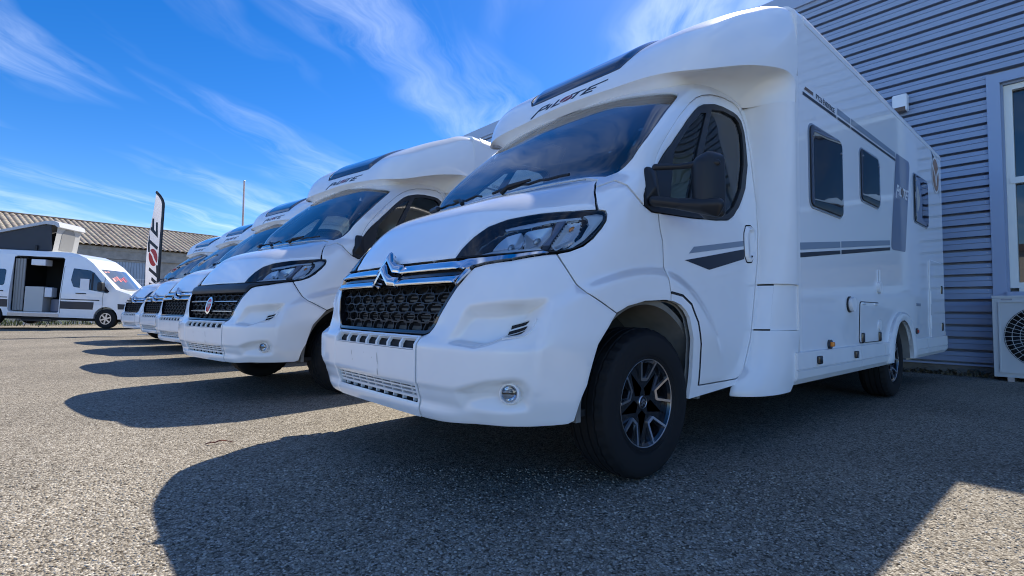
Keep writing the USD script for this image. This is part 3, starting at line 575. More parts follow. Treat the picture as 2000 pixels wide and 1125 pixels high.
    put('sun_strip', patch(gl.intersection(sbox(-2, 2.03, 2, 2.3)), cab, .05, -.035, 0), M['cabin_light'], ws)
    for y0, y1, zz in ((-.80, -.10, 1.505), (.62, .02, 1.50)):
        P = lambda u, z, o: cab(np.array(u), np.array(z)) + nrm(cab, np.array(u), np.array(z)) * o
        wp = put('wiper', tube([P(u, zz + .015 * math.sin(3 * k), .018) for k, u in enumerate(np.linspace(y0, y1, 9))], .008, 6), M['black'], T)
        piv = y0 + (.52 if y0 < 0 else -.5); put('wiper_arm', tube([P(piv, 1.475, .012), P(piv * .9 + y0 * .1, 1.49, .035), P((y0 + y1) / 2, zz + .012, .030)], [.016, .012, .009], 8), M['black'], wp)
    put('wiper_pivot', tri(m3.Manifold.batch_hull([m3.Manifold.sphere(.018, 10).translate(tuple(float(q) for q in P(a, b, .03))) for a, b in ((-.84, 1.50), (-.70, 1.50), (-.62, 1.475))])), M['black'], T, 50)
    put('scuttle', patch(sym([(0, 1.4805), (.78, 1.465), (.9, 1.445), (.93, 1.462), (.8, 1.473), (.5, 1.4855), (0, 1.4905)]), cab, .03, -.006, .01), M['black'], T)
    # ---- inside the cab
    put('dashboard', tri(m3.Manifold.batch_hull([m3.Manifold.sphere(.05, 12).translate(q) for q in ((-.02, -.75, 1.36), (-.02, .75, 1.36), (-.30, -.85, 1.32), (-.30, .85, 1.32), (-.30, -.85, .95), (-.30, .85, .95), (.2, -.7, 1.0), (.2, .7, 1.0))])), M['dash'], T, 50)
    for sy in (.48, -.48):
        st = put('cab_seat', tri(m3.Manifold.batch_hull([m3.Manifold.sphere(.06, 12).translate(q) for q in ((-.70, sy - .19, .80), (-.70, sy + .19, .80), (-1.12, sy - .19, .78), (-1.12, sy + .19, .78))])), M['seat'], T, 50)
        put('seat_back', tri(m3.Manifold.batch_hull([m3.Manifold.sphere(.055, 12).translate(q) for q in ((-1.10, sy - .19, .85), (-1.10, sy + .19, .85), (-1.24, sy - .17, 1.46), (-1.24, sy + .17, 1.46))])), M['seat'], st, 50)
        put('headrest', tri(m3.Manifold.batch_hull([m3.Manifold.sphere(.05, 12).translate(q) for q in ((-1.23, sy - .09, 1.58), (-1.23, sy + .09, 1.58), (-1.26, sy - .09, 1.70), (-1.26, sy + .09, 1.70))])), M['seat'], st, 50)
    a = np.linspace(0, 2 * np.pi, 33); c0, e1, e2 = np.array([-.46, .48, 1.28]), np.array([0, 1, 0.]), np.array([-.35, 0, .94])
    put('steering_wheel', cat([tube([c0 + .19 * (math.cos(t) * e1 + math.sin(t) * e2) for t in a], .014, 8), tube([c0 + .19 * e1, c0 - .19 * e1], .02, 8), tube([c0, c0 - .19 * e2], .02, 8), tube([c0, c0 + np.array([.2, 0, -.1])], .03, 8)]), M['dash'], T, 50)
    put('cab_floor', cat([box(-1.44, .70, -.9, .9, .33, .36), box(-.5, .75, -.58, .58, .36, .66), box(.30, .70, -.60, .60, .30, .33)]), M['dark'], T)
    put('cab_bulkhead', box(-1.60, -1.56, -1.10, 1.10, .36, 2.7), M['cabin_light'], T)
    # ---- moulding over the cab
    dom = sbox(-2.03, 0, 2.03, 1.38)
    SKY = rounded(Polygon([(-.41, .165), (.42, .165), (.475, .25), (.55, .55), (.55, .80), (-.55, .80), (-.55, .55), (-.465, .25)]), .02)
    cap = join([patch(dom.difference(SKY), over, .03, 0, .02), patch(sbox(-2.03, 0, 2.03, 1), under, (.03, .12), 0, 0)])
    oc = put('overcab', cap, M['gel'], T)
    put('skylight', patch(SKY.buffer(-.003), over, .02, lambda u, v, d: .022 * smooth(d, 0, .09) - .002, .02), M['acrylic'], oc)
    put('skylight_seal', patch(SKY.buffer(.006).difference(SKY.buffer(-.006)), over, .02, .002, .012), M['black'], oc)
    let, o = logo(); k = .0625
    pl = lambda P: affinity.translate(affinity.scale(P, k * 1.83, k * .85, origin=(0, 0)), -.325 + .02, .034)
    for g in let.geoms: put('logo_letter', patch(pl(g), over, .012, .0015, .001), M['dark_decal'], oc)
    put('logo_oval', patch(pl(o), over, .012, .0015, .001), M['brand_red'], oc)
    # ---- living box
    tops = [(0, 2.79), (.45, 2.80), (.76, 2.83), (.90, 2.855), (.98, 2.87), (1.04, 2.877), (1.08, 2.868), (1.10, 2.858), (1.138, 2.82), (1.15, 2.78)]
    prof = [(1.15, .535)] + [(1.15, 2.78)] + tops[::-1][1:] + [(-a, b) for a, b in tops[1:]] + [(-1.15, .535)]
    solid = mx(Polygon(prof).buffer(0), 'x', -6.17, -1.47)
    for s in (1, -1):
        c_ = mx(unary_union([Point(-3.99, .36).buffer(.386, 32), sbox(-4.376, -.1, -3.604, .36)]), 'y', .70, 1.3); solid = solid - (c_ if s > 0 else c_.mirror((0, 1, 0)))
    bx = put('living_box', tri(solid), M['alu'], T, 25)
    fr = extr(Polygon([(1.1515, 2.36), (1.1515, .53), (1.10, .53), (1.10, 2.36)]), 'x', -1.47, -1.425); fr2 = fr.copy(); fr2.vertices *= [1, -1, 1]; fr2.invert()
    put('front_edge', fr, M['trim_white'], bx); put('front_edge', fr2, M['trim_white'], bx)
    rail = Polygon([(1.152, 2.765), (1.152, 2.795), (1.142, 2.83), (1.108, 2.866), (1.095, 2.862), (1.130, 2.822), (1.146, 2.78), (1.146, 2.765)])
    for s in (1, -1):
        t = extr(rail, 'x', -6.17, -1.60); t.vertices[:, 1:] = t.vertices[:, 1:]
        if s < 0: t.vertices *= [1, -1, 1]; t.invert()
        put('roof_rail', t, M['trim_white'], bx)
        f = moulding(s)
        zz = [(.315, .688, 0.), (.692, .975, -.010), (.979, 2.169, 0.)]
        cm = put('corner_moulding', join([patch(sbox(0, a, 1, b), f, (.06, .03), o, .02) for a, b, o in zz]), M['gel'], T)
        fq = sbox(.06, .70, .42, .968) if s > 0 else sbox(.58, .70, .94, .968)
        put('fuel_flap', patch(fq, f, .05, -.005, .008), M['paint'], cm)
        put('fuel_flap_seam', patch(fq.buffer(.008), f, .05, -.009, 0), M['dark'], cm)
        S = lambda x, z, o=0.: np.stack([x, s * (1.15 + o) + 0 * np.asarray(x, float), z], -1)
        fs = (lambda a, z: np.stack([np.asarray(a, float) * -s, s * 1.1505 + 0 * np.asarray(a, float), np.asarray(z, float)], -1))      # a = -s * x keeps the outside outside
        def SP(poly): return affinity.scale(poly, -s, 1, origin=(0, 0))
        # windows: bulged acrylic panes in grey frames
        for (x0, x1, zt0, zt1, zb) in ((-1.645, -2.30, 2.085, 2.100, 1.53), (-2.775, -3.31, 2.168, 2.18, 1.745), (-4.64, -5.29, 2.31, 2.325, 1.80)):
            q = SP(rounded(Polygon([(x0, zb), (x1, zb), (x1, zt1), (x0, zt0)]), .055))
            fr = put('side_window', patch(q.buffer(.016), fs, .05, .006, .012), M['grey_decal'], bx)
            pn = put('pane', patch(q, fs, .03, lambda u, v, d: .015 + .004 * smooth(d, 0, .012) + .0045 * smooth(d, .0, .30) + .0006 * np.sin(u * 13 + 1) * smooth(d, 0, .1), .012), M['acrylic'], fr)
            put('seal', patch(q.buffer(.002).difference(q.buffer(-.018)), fs, .03, .0135, .006), M['black'], fr)
            for cx in (x0 + (x1 - x0) * .06, x0 + (x1 - x0) * .94): put('stay_stud', patch(SP(Point(cx, zb + (zt0 - zb) * .86).buffer(.008)), fs, .02, .024, .01), M['steel'], fr)
        dec = lambda nm, pts, mt, off=.0012: put(nm, patch(SP(Polygon(pts)), fs, .4, off, 0), M[mt], bx)
        lz = lambda x: 2.275 + (x + 1.55) * -.014
        gz = lambda x: 1.230 + (x + 1.43) * -.108
        for a, b in ((-1.55, -2.22), (-2.245, -2.55), (-2.575, -3.93)):
            dec('thin_stripe', [(a, lz(a) - .012), (b, lz(b) - .012), (b, lz(b) + .010), (a, lz(a) + .010)], 'dark_decal')
        for a, b in ((-2.245, -2.55), (-2.575, -3.93)):
            dec('roof_stripe', [(a, lz(a) + .026), (b, lz(b) + .026), (b, lz(b) + .072), (a, lz(a) + .076)], 'grey_decal')
        dec('bronze_mark', [(-1.575, 2.307), (-1.745, 2.309), (-1.745, 2.333), (-1.60, 2.331)], 'bronze_decal')
        for a, b in ((-1.46, -2.25), (-2.275, -3.66)):
            dec('waist_stripe', [(a, gz(a) - .024), (b, gz(b) - .024), (b, gz(b) + .022), (a, gz(a) + .024)], 'grey_decal')
            dec('waist_line', [(a, gz(a) - .074), (b, gz(b) - .072), (b, gz(b) - .044), (a, gz(a) - .042)], 'dark_decal')
        gp = rounded(Polygon([(-3.96, 2.385), (-4.52, 2.40), (-4.24, 1.43), (-3.69, 1.41)]), .05)
        put('slate_panel', patch(SP(gp), fs, .4, .0014, 0), M['mid_decal'], bx)
        def wrap(t, x0, z0, off=.0022):
            d = -1 if s > 0 else 1
            xs = x0 + d * t.vertices[:, 0] if s > 0 else x0 + t.vertices[:, 0]
            t = t.copy(); v = t.vertices.copy(); t.vertices = np.stack([xs, s * (1.1505 + off + v[:, 2]), z0 + v[:, 1]], 1); 
            return t
        put('model_lettering', wrap(letters(side_text, .036, bold=False), -1.79 if s > 0 else -2.22, 2.302), M['dark_decal'], bx, False)
        let, o = logo(); l3 = [extr(affinity.scale(g, .086, .095, origin=(0, 0)), 'z', 0, .0012) for g in let.geoms]; o3 = extr(affinity.scale(o, .086, .095, origin=(0, 0)), 'z', 0, .0012)
        for g in l3: put('side_logo_letter', wrap(g, -3.945 if s > 0 else -4.44, 1.975), M['white_decal'], bx, False)
        put('side_logo_oval', wrap(o3, -3.945 if s > 0 else -4.44, 1.975), M['bronze_decal'], bx, False)
        fin = [(-5.62, 2.76), (-5.99, 2.68), (-6.02, 2.20), (-5.985, 2.45)]; dec('fin_mark', fin, 'dark_decal')
        ev = affinity.scale(Point(-5.83, 2.51).buffer(.5, 24), .42, .44)
        put('round_emblem', patch(SP(ev), fs, .4, .0026, 0), M['white_decal'], bx)
        iv = affinity.scale(ev, .88, .9); cutv = LineString([(-5.68, 2.60), (-5.80, 2.50), (-5.85, 2.40), (-5.90, 2.52), (-6.02, 2.62)]).buffer(.02)
        put('emblem_mark', patch(SP(iv.difference(cutv)), fs, .4, .0036, 0), M['emblem_bronze'], bx)
        # fittings
        rb = lambda nm, x, z, w, h, d, mt, par, r=.01: put(nm, rbox(x - w / 2, x + w / 2, s * 1.1505, s * (1.1505 + d), z - h / 2, z + h / 2, min(r, d * .45, w * .45, h * .45)), M[mt], par)
        cyl = lambda nm, x, z, r, d, mt, par, r2=None: put(nm, extr(Point(x, z).buffer(r, 12), 'y', s * 1.1505, s * (1.1505 + d)), M[mt], par, 40)
        wf = cyl('filler_ring', -2.43, .872, .062, .010, 'black', bx); cyl('filler_cap', -2.44, .872, .055, .035, 'trim_white', wf)
        rb('thermometer', -3.26, 1.115, .025, .15, .012, 'trim_white', bx); cyl('inlet_cap', -3.245, 1.035, .052, .022, 'trim_white', bx)
        fo = rounded(Polygon([(-2.66, .572), (-3.235, .572), (-3.235, .895), (-2.70, .895)]), .03)
        hf = put('service_hatch', patch(SP(fo), fs, .3, .008, .008), M['alu'], bx)
        put('hatch_edge', patch(SP(fo.buffer(.007).difference(fo.buffer(-.002))), fs, .3, .004, .003), M['dark'], hf)
        for x in (-2.78, -3.12): rb('hatch_hinge', x, .885, .08, .018, .016, 'trim_white', hf)
        for x in (-2.722, -3.205): rb('hatch_latch', x, .608, .055, .085, .022, 'gloss_black', hf)
        cyl('hatch_stay', -3.22, .705, .045, .016, 'trim_white', bx)
        mk = cyl('marker_light', -1.965, .583, .032, .018, 'gloss_black', bx); put('marker_lens', rbox(-1.985, -1.945, s * 1.160, s * 1.186, .566, .600, .006), M['amber'], mk)
        rm = cyl('marker_light', -4.62, .63, .032, .014, 'gloss_black', bx); put('marker_lens', rbox(-4.64, -4.60, s * 1.155, s * 1.175, .613, .647, .006), M['red_lens'], rm)
        ld = rounded(Polygon([(-5.30, .50), (-5.99, .50), (-5.99, 1.43), (-5.30, 1.43)]), .04)
        lk = put('rear_locker', patch(SP(ld), fs, .3, .010, .010), M['alu'], bx); put('locker_edge', patch(SP(ld.buffer(.010).difference(ld.buffer(-.002))), fs, .3, .005, .004), M['trim_white'], lk)
        for z in (1.11, .66): rb('locker_latch', -5.93, z, .055, .10, .022, 'gloss_black', lk)
        for z in (1.0, .72): rb('locker_hinge', -5.305, z, .02, .16, .016, 'trim_white', lk)
        rb('type_plate', -4.75, .91, .19, .03, .004, 'grey_decal', bx)
        # skirts: upper and lower faces with a lip, in three lengths
        skp = Polygon([(1.153, .552), (1.168, .548), (1.170, .445), (1.163, .438), (1.172, .432), (1.165, .385), (1.135, .345), (1.09, .332), (1.09, .35), (1.12, .36), (1.148, .392), (1.150, .552)])
        for a, b in ((-1.34, -2.655), (-2.665, -3.33), (-3.34, -3.56), (-4.46, -5.05), (-5.07, -6.17)):
            t = extr(skp, 'x', b, a)
            if s < 0: t.vertices *= [1, -1, 1]; t.invert()
            sk = put('skirt', t, M['trim_white'], bx, 25)
        for a in (-1.70, -2.49): put('skirt_latch', rbox(a - .03, a + .03, s * 1.168, s * 1.190, .468 - .028 + .02, .468 + .028 + .02, .008), M['gloss_black'], bx)
        # rear wheel arch
        ao, ai = Point(-3.99, .36).buffer(.465, 32), Point(-3.99, .36).buffer(.385, 32)
        ao = unary_union([affinity.scale(ao, 1.12, 1.0), ]); ar = ao.difference(ai).intersection(sbox(-6, .36, 0, 2))
        put('rear_arch', patch(SP(ar), fs, .025, lambda u, v, d: .024 + .012 * smooth(d, 0, .03), .04), M['trim_white'], bx)
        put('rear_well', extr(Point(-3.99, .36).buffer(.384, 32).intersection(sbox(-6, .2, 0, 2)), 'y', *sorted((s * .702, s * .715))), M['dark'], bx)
        put('rear_wheel_liner', tri(mx(Point(-3.99, .36).buffer(.3855, 24).difference(Point(-3.99, .36).buffer(.375, 24)).intersection(sbox(-6, .36, 0, 2)), 'y', *sorted((s * .716, s * 1.14)))), M['liner'], bx, 40)
        wheel(T, -3.97, s * .985, s)
    put('rear_bumper', rbox(-6.24, -6.10, -1.15, 1.15, .40, .62, .03), M['trim_white'], T); [put('rear_lamp', rbox(-6.195, -6.15, a, a + .12, .75, 1.25, .01), M['red_lens'], T) for a in (-1.10, .98)]
    put('chassis', cat([box(-6.1, .55, -.55, -.45, .30, .42), box(-6.1, .55, .45, .55, .30, .42), box(-6.15, -1.45, -1.08, 1.08, .45, .535), box(-.08, .08, -.78, .78, .25, .36), box(-4.0, -3.9, -.85, .85, .24, .34), box(-3.2, -2.2, -.9, -.3, .28, .46), box(-5.8, -4.9, -.8, .6, .30, .46)]), M['dark'], T)
    for b_ in ((-2.9, -2.5, -.2, .2, 2.78, 2.85, .02), (-4.9, -4.2, -.35, .35, 2.78, 2.86, .02)): put('roof_vent', rbox(*b_), M['trim_white'], T)
    return T

# ------------------------------------------------------------------ ground
gm = {'geo': ('geometry', {}), 'v': ('voronoi_texture', {'scale': 118.0, 'feature': 'f1', 'randomness': 1.0}), 'e': ('voronoi_texture', {'scale': 118.0, 'feature': 'distance_to_edge'}),
      'sep': ('separate_color', {}), 'ramp': ('rgb_ramp', {'ramp': GROUND_RAMP}),
      'n1': ('noise_texture', {'scale': .7, 'detail': 6.0, 'roughness': .6}), 'r1': ('map_range', {'from_min': .3, 'from_max': .7, 'to_min': .76, 'to_max': 1.15, 'clamp': True}),
      'n2': ('noise_texture', {'scale': 14.0, 'detail': 5.0, 'roughness': .7}), 'r2': ('map_range', {'from_min': .3, 'from_max': .7, 'to_min': .80, 'to_max': 1.15, 'clamp': True}),
      're': ('map_range', {'from_min': .0, 'from_max': .11, 'to_min': .22, 'to_max': 1.0, 'clamp': True}),
      'm1': ('mix', {'mix_type': 'multiply', 'fac': 1.0}), 'm2': ('mix', {'mix_type': 'multiply', 'fac': 1.0}), 'm3': ('mix', {'mix_type': 'multiply', 'fac': 1.0}),
      'hinv': ('math', {'math_type': 'multiply', 'value2': -1.0}), 'hs': ('math', {'math_type': 'add'}), 'hr': ('math', {'math_type': 'multiply', 'value2': .5}),
      'b': ('bump', {'distance': .005, 'strength': .8}), 'p': ('principled_bsdf', {'roughness': .8, 'specular_ior_level': .15})}
gl_ = [('geo.position', 'v.vector'), ('geo.position', 'e.vector'), ('v.color', 'sep.color'), ('sep.r', 'ramp.fac'), ('geo.position', 'n1.vector'), ('n1.fac', 'r1.value'), ('geo.position', 'n2.vector'), ('n2.fac', 'r2.value'),
       ('e.distance', 're.value'), ('ramp.color', 'm1.color1'), ('r1.result', 'm1.color2'), ('m1.color', 'm2.color1'), ('r2.result', 'm2.color2'), ('m2.color', 'm3.color1'), ('re.result', 'm3.color2'),
       ('v.distance', 'hinv.value1'), ('hinv.value', 'hs.value1'), ('sep.g', 'hr.value1'), ('hr.value', 'hs.value2'), ('hs.value', 'b.height'), ('b.normal', 'p.normal'), ('m3.color', 'p.base_color')]
M['ground'] = mat('exposed_aggregate', gm, gl_)
put('ground', (np.array([(-400, -400, 0), (400, -400, 0), (400, 400, 0), (-400, 400, 0)], float), np.array([(0, 1, 2), (0, 2, 3)]), np.array([(0, 0, 1.)] * 4)), M['ground'], kind='structure')

random.seed(5); rng = np.random.default_rng(11)
# loose stones standing in the surface close to the camera
M['stone'] = mat('loose_stone', {'o': ('object_info', {}), 'r': ('rgb_ramp', {'ramp': GROUND_RAMP}), 'p': ('principled_bsdf', {'roughness': .85, 'specular_ior_level': .15})}, [('o.random', 'r.fac'), ('r.color', 'p.base_color')])
st = UsdGeom.PointInstancer.Define(stage, path_for('loose_stones')); tag(st.GetPrim(), 'small beige and grey stones set in the ground surface nearest the camera', 'gravel', kind='stuff')
protos = []
for k in range(5):
    b = trimesh.creation.icosphere(1, 1.0); b.vertices *= (1, .8, .55); b.vertices *= 1 + .35 * (meshkit.noise(b.vertices * 1.3 + 7 * k, k)[:, None] - .5)
    q = put('pebble', b, M['stone'], st.GetPrim(), True); protos.append(q.GetPath())
st.CreatePrototypesRel().SetTargets(protos)
cp = np.array(CAM_POS[:2]); fwd = np.array(CAM_F[:2]) / np.linalg.norm(CAM_F[:2]); rgt = np.array(CAM_R[:2]) / np.linalg.norm(CAM_R[:2])
dd = 1.30 + 1.3 * rng.random(NSTONE); ll = (rng.random(NSTONE) * 2 - 1) * (dd * 1.06)
pp = cp + dd[:, None] * fwd + ll[:, None] * rgt; ss = rng.uniform(.0032, .0058, NSTONE)
st.CreatePositionsAttr(Vt.Vec3fArray.FromNumpy(np.c_[pp, ss * .12].astype(np.float32)))
st.CreateScalesAttr(Vt.Vec3fArray.FromNumpy(np.repeat(ss[:, None], 3, 1).astype(np.float32)))
th = rng.random(NSTONE) * np.pi; st.CreateOrientationsAttr(Vt.QuathArray([Gf.Quath(float(math.cos(t)), 0, 0, float(math.sin(t))) for t in th]))
st.CreateProtoIndicesAttr(Vt.IntArray.FromNumpy(rng.integers(0, 5, NSTONE).astype(np.int32)))

# ------------------------------------------------------------------ the motorhomes
G1 = 'white motorhomes parked side by side in a row'
hero = motorhome('white motorhome nearest the camera with chrome chevron grille and large black door mirror', False, 'P726 ÉVIDENCE', G1)
fiat = motorhome('white motorhome with black grille and round red badge, right behind the nearest one', True, 'EXPRESSION', G1)
fiat.GetAttribute('xformOp:translate').Set(Gf.Vec3d(.221, -3.237, 0)); fiat.GetAttribute('xformOp:rotateZ').Set(9.5)
copy_of(hero, 'motorhome', 'white chevron-grilled motorhome parked directly behind the one with the black grille', (.094, -6.40, 0), 9.0, G1)
copy_of(hero, 'motorhome', 'white chevron-grilled motorhome, last but one of the row before the feather flag', (.026, -9.62, 0), 9.0, G1)
copy_of(hero, 'motorhome', 'farthest white motorhome of the row, its nose next to the pop-top camper van', (.124, -12.58, 0), 10.5, G1)

# ------------------------------------------------------------------ the showroom behind them: one wall plane at x = WX
WX, WH, Y0, Y1 = -7.0, 6.17, -19.0, 40.0
M['cladding'] = plain('grey_blue_sheet_metal', CLAD, .42, metal=.0, coat=.25, coat_r=.25, vary=.05)
M['clad_trim'] = plain('sheet_metal_trim', tuple(c * 1.08 for c in CLAD), .4, coat=.25, coat_r=.2)
M['concrete'] = plain('stained_concrete', (.17, .16, .14), .9, vary=.35, bump=(30, .006))
M['far_concrete'] = plain('weathered_render', (.27, .25, .22), .9, vary=.3)
M['window_frame'] = plain('cream_window_frame', (.74, .74, .68), .4)
M['pane_dark'] = plain('reflecting_window_pane', (.012, .014, .016), .015, coat=1.0, coat_r=0.)
bd = thing('showroom_building', 'grey blue building clad in horizontal ribbed sheet metal behind the motorhomes', 'building')
wy0, wy1, wz0, wz1 = 1.52, 3.72, 1.06, 3.98         # the window's trim
P_ = .1675; prof = [(-.115, 0), (-.115, .034), (0, .0345), (0, .104), (-.022, .1045), (-.022, .1115), (-.003, .112), (-.014, P_ - .001)]
prof = [(WX + .034 + a, b) for a, b in prof]
def rib(z, a, b, zt):
    pts = [(x, z + h) for x, h in prof]                          # a deep shaded slot under each face
    poly = Polygon(pts + [(WX - .10, z + P_ - .001), (WX - .10, z)]).intersection(sbox(WX - 1, z, WX + 1, zt))
    return extr(poly, 'y', a, b)
n = int((WH - .15) / P_)
for k in range(n):
    z = .15 + k * P_; zt = z + P_
    if zt <= wz0 or z >= wz1: segs = [(Y0, Y1)]
    else: segs = [(Y0, wy0 + .03), (wy1 - .03, Y1)]
    put('cladding_rib', cat([rib(z, a, b, zt) for a, b in segs]), M['cladding'], bd, 20)
scr = [extr(Point(wy0 - .045, .15 + k * P_ + .14).buffer(.006, 5), 'x', WX + .027, WX + .034) for k in range(5, 23)]
for t in scr: put('cladding_screw', t, M['steel'], bd)
put('wall_core', cat([box(WX - .3, WX - .11, Y0, wy0 + .05, .1, WH), box(WX - .3, WX - .11, wy1 - .05, Y1, .1, WH), box(WX - .3, WX - .11, wy0 + .05, wy1 - .05, .1, wz0 + .09), box(WX - 14, WX - 13.7, Y0, Y1, 0, WH), box(WX - .3, WX - .11, wy0 + .05, wy1 - .05, wz1 - .05, WH), box(WX - 14, WX - .3, Y0, Y0 + .3, 0, WH), box(WX - 14, WX - .3, Y1 - .3, Y1, 0, WH)]), M['concrete'], bd)
put('plinth', box(WX - .2, WX + .015, Y0, Y1, -.05, .15), M['concrete'], bd); put('base_flashing', box(WX + .015, WX + .045, Y0, wy1 + 8, .135, .16), M['clad_trim'], bd)
put('roof', box(WX - 14.1, WX + .06, Y0 - .05, Y1 + .05, WH - .06, WH + .06), M['clad_trim'], bd); put('eave_flashing', rbox(WX - .05, WX + .075, Y0 - .06, Y1 + .06, WH - .22, WH + .08, .01), M['clad_trim'], bd)
fx = WX + .045
tw = put('window', cat([box(WX - .2, WX - .05, wy0 + .19, wy1 - .19, a, b) for a, b in ((2.515, 2.595),)] + [box(WX - .2, WX - .06, a, b, wz0 + .10, wz1 - .16) for a, b in ((wy0 + .155, wy0 + .235), (wy1 - .235, wy1 - .155))] + [box(WX - .2, WX - .06, wy0 + .235, wy1 - .235, a, b) for a, b in ((wz0 + .052, wz0 + .17), (wz1 - .23, wz1 - .16))]), M['window_frame'], bd)
put('window_trim', cat([box(WX - .02, fx, wy0, wy0 + .13, wz0, wz1), box(WX - .02, fx, wy1 - .13, wy1, wz0, wz1), box(WX - .02, fx, wy0 + .13, wy1 - .13, wz1 - .13, wz1), box(WX - .02, fx + .05, wy0 + .13, wy1 - .13, wz0, wz0 + .05)]), M['clad_trim'], tw)
put('window_reveal', cat([box(WX - .21, WX - .021, wy0 + .13, wy0 + .154, wz0 + .05, wz1 - .13), box(WX - .21, WX - .021, wy1 - .154, wy1 - .13, wz0 + .05, wz1 - .13), box(WX - .21, WX - .021, wy0 + .154, wy1 - .154, wz1 - .155, wz1 - .13)]), M['cladding'], tw)
put('pane', box(WX - .15, WX - .14, wy0 + .236, wy1 - .236, 2.596, wz1 - .231), M['pane_dark'], tw); put('pane', box(WX - .15, WX - .14, wy0 + .236, wy1 - .236, wz0 + .171, 2.514), M['pane_dark'], tw)
sb = thing('wall_lamp', 'small off-white box lamp fixed high on the ribbed wall left of the window', 'wall lamp', (WX + .035, .61, 3.86))
put('housing', rbox(0, .13, -.09, .09, -.12, .13, .02), M['trim_white'], sb); put('lamp_window', rbox(.02, .132, -.07, .07, -.125, -.06, .004), M['bronze_decal'], sb)
# outdoor unit
ac = thing('air_conditioner', 'white outdoor air conditioning unit with round fan grille under the window', 'air conditioner', (WX + .38, 2.02, .05))
M['ac_white'] = plain('ac_casing', (.52, .52, .51), .5, vary=.06)
fw, fh, cy, cz = .48, .99, .0, .50
hole = Point(cy, cz).buffer(.385, 40)
put('casing', cat([extr(sbox(-fw, 0.0, fw, fh).difference(hole), 'x', -.012, 0), box(-.34, -.012, -fw, -fw + .012, 0, fh), box(-.34, -.012, fw - .012, fw, 0, fh), box(-.34, -.33, -fw + .012, fw - .012, 0, fh), rbox(-.345, .006, -fw - .006, fw + .006, fh - .02, fh + .012, .006), box(-.33, -.012, -fw + .012, fw - .012, 0, .012)]), M['ac_white'], ac, 20)
ring = [tube([(0.012, cy + r * math.cos(t), cz + r * math.sin(t)) for t in np.linspace(0, 2 * np.pi, 49)], .0028, 5) for r in (.10, .17, .24, .31, .375)]
rad = [tube([(.014, cy + .07 * math.cos(t), cz + .07 * math.sin(t)), (.018, cy + .22 * math.cos(t), cz + .22 * math.sin(t)), (.004, cy + .39 * math.cos(t), cz + .39 * math.sin(t))], .0032, 5) for t in np.linspace(0, 2 * np.pi, 41)[:-1]]
put('fan_grille', cat(ring + rad), M['ac_white'], ac, 40); put('grille_hub', rbox(.008, .026, cy - .075, cy + .075, cz - .065, cz + .065, .008), M['ac_white'], ac)
fr = sbox(-.42, .06, .42, .925).exterior.buffer(.006, cap_style=2, join_style=2); put('grille_frame', extr(fr, 'x', .0005, .014), M['ac_white'], ac)
bl = []
for k in range(4):
    b = box(-.13, -.12, .06, .34, -.10, .10); b.apply_transform(trimesh.transformations.rotation_matrix(.5, (0, 1, 0), (-.125, 0, 0))); b.apply_transform(trimesh.transformations.rotation_matrix(k * np.pi / 2 + .3, (1, 0, 0))); b.apply_translation((0, cy, cz)); bl.append(b)
put('fan_blade', cat(bl), M['black'], ac); put('inside', box(-.31, -.30, -.46, .46, .02, .95), M['dark'], ac)
put('maker_plate', box(.0005, .003, -.40, -.30, .945, .962), M['grey_decal'], ac)
[put('foot', box(-.33, .03, a, a + .06, -.05, .0), M['steel'], ac) for a in (-.36, .30)]

# ------------------------------------------------------------------ far side of the yard
def axes(o, d):
    d = np.array(d, float); d /= np.linalg.norm(d); return np.array(o, float), d, np.array([-d[1], d[0]])
# old warehouse: its front runs along d
wo, wd, wn = axes((14.0, -29.6), (-1, -.20))
wn = -np.array([-wd[1], wd[0]]) if np.array([-wd[1], wd[0]])[1] < 0 else np.array([-wd[1], wd[0]])
ang = math.degrees(math.atan2(wd[1], wd[0]))
wh = thing('warehouse', 'old grey rendered warehouse with corrugated fibre cement roof across the yard', 'building', (wo[0], wo[1], 0), ang)
# local: x along the front, +y away from / towards: the front looks along local side FS
FS = 1 if np.dot(wn, np.array([-math.sin(math.radians(ang)), math.cos(math.radians(ang))])) > 0 else -1
L_ = 46.0
M['roof_sheet'] = mat('fibre_cement', {'tc': ('texture_coordinate', {}), 'n': ('noise_texture', {'scale': 1.4, 'detail': 6.0, 'roughness': .7}), 'n2': ('noise_texture', {'scale': 9.0, 'detail': 4.0}), 'r': ('rgb_ramp', {'ramp': [(.30, (.26, .20, .15)), (.5, (.42, .36, .275)), (.62, (.46, .40, .30)), (.75, (.38, .26, .18))]}), 'x': ('mix', {'mix_type': 'multiply', 'fac': .5}), 'p': ('principled_bsdf', {'roughness': .9})},
                    [('tc.object', 'n.vector'), ('tc.object', 'n2.vector'), ('n.fac', 'r.fac'), ('r.color', 'x.color1'), ('n2.color', 'x.color2'), ('x.color', 'p.base_color')])
M['shutter'] = plain('pale_blue_shutter', (.26, .31, .36), .6, vary=.1); M['brown_door'] = plain('brown_doorway', (.10, .075, .055), .8)
put('wall', cat([box(0, L_, -FS * .0, -FS * 9.5, 0, 3.55), ]), M['far_concrete'], wh); put('lintel_band', box(0, L_, FS * .0, FS * .10, 3.42, 3.95), M['far_concrete'], wh)
nx = int(L_ / .034); xs = np.linspace(-.3, L_ + .3, nx); rows = 9
prof_ = .10 * np.abs(np.sin(np.pi * xs / .26)) ** .7
V, F = [], []
ez, rz = 4.02, 5.88
lines = []
for r in range(rows):
    for e in (0, 1):
        t = (r + e) / rows; lines.append((FS * (.35 - 5.6 * t), ez + (rz - ez) * t + (.012 if e == 0 else 0)))
Vr = np.stack([np.stack([xs, np.full(nx, y), prof_ + z], 1) for y, z in lines]).reshape(-1, 3)
Fr = []
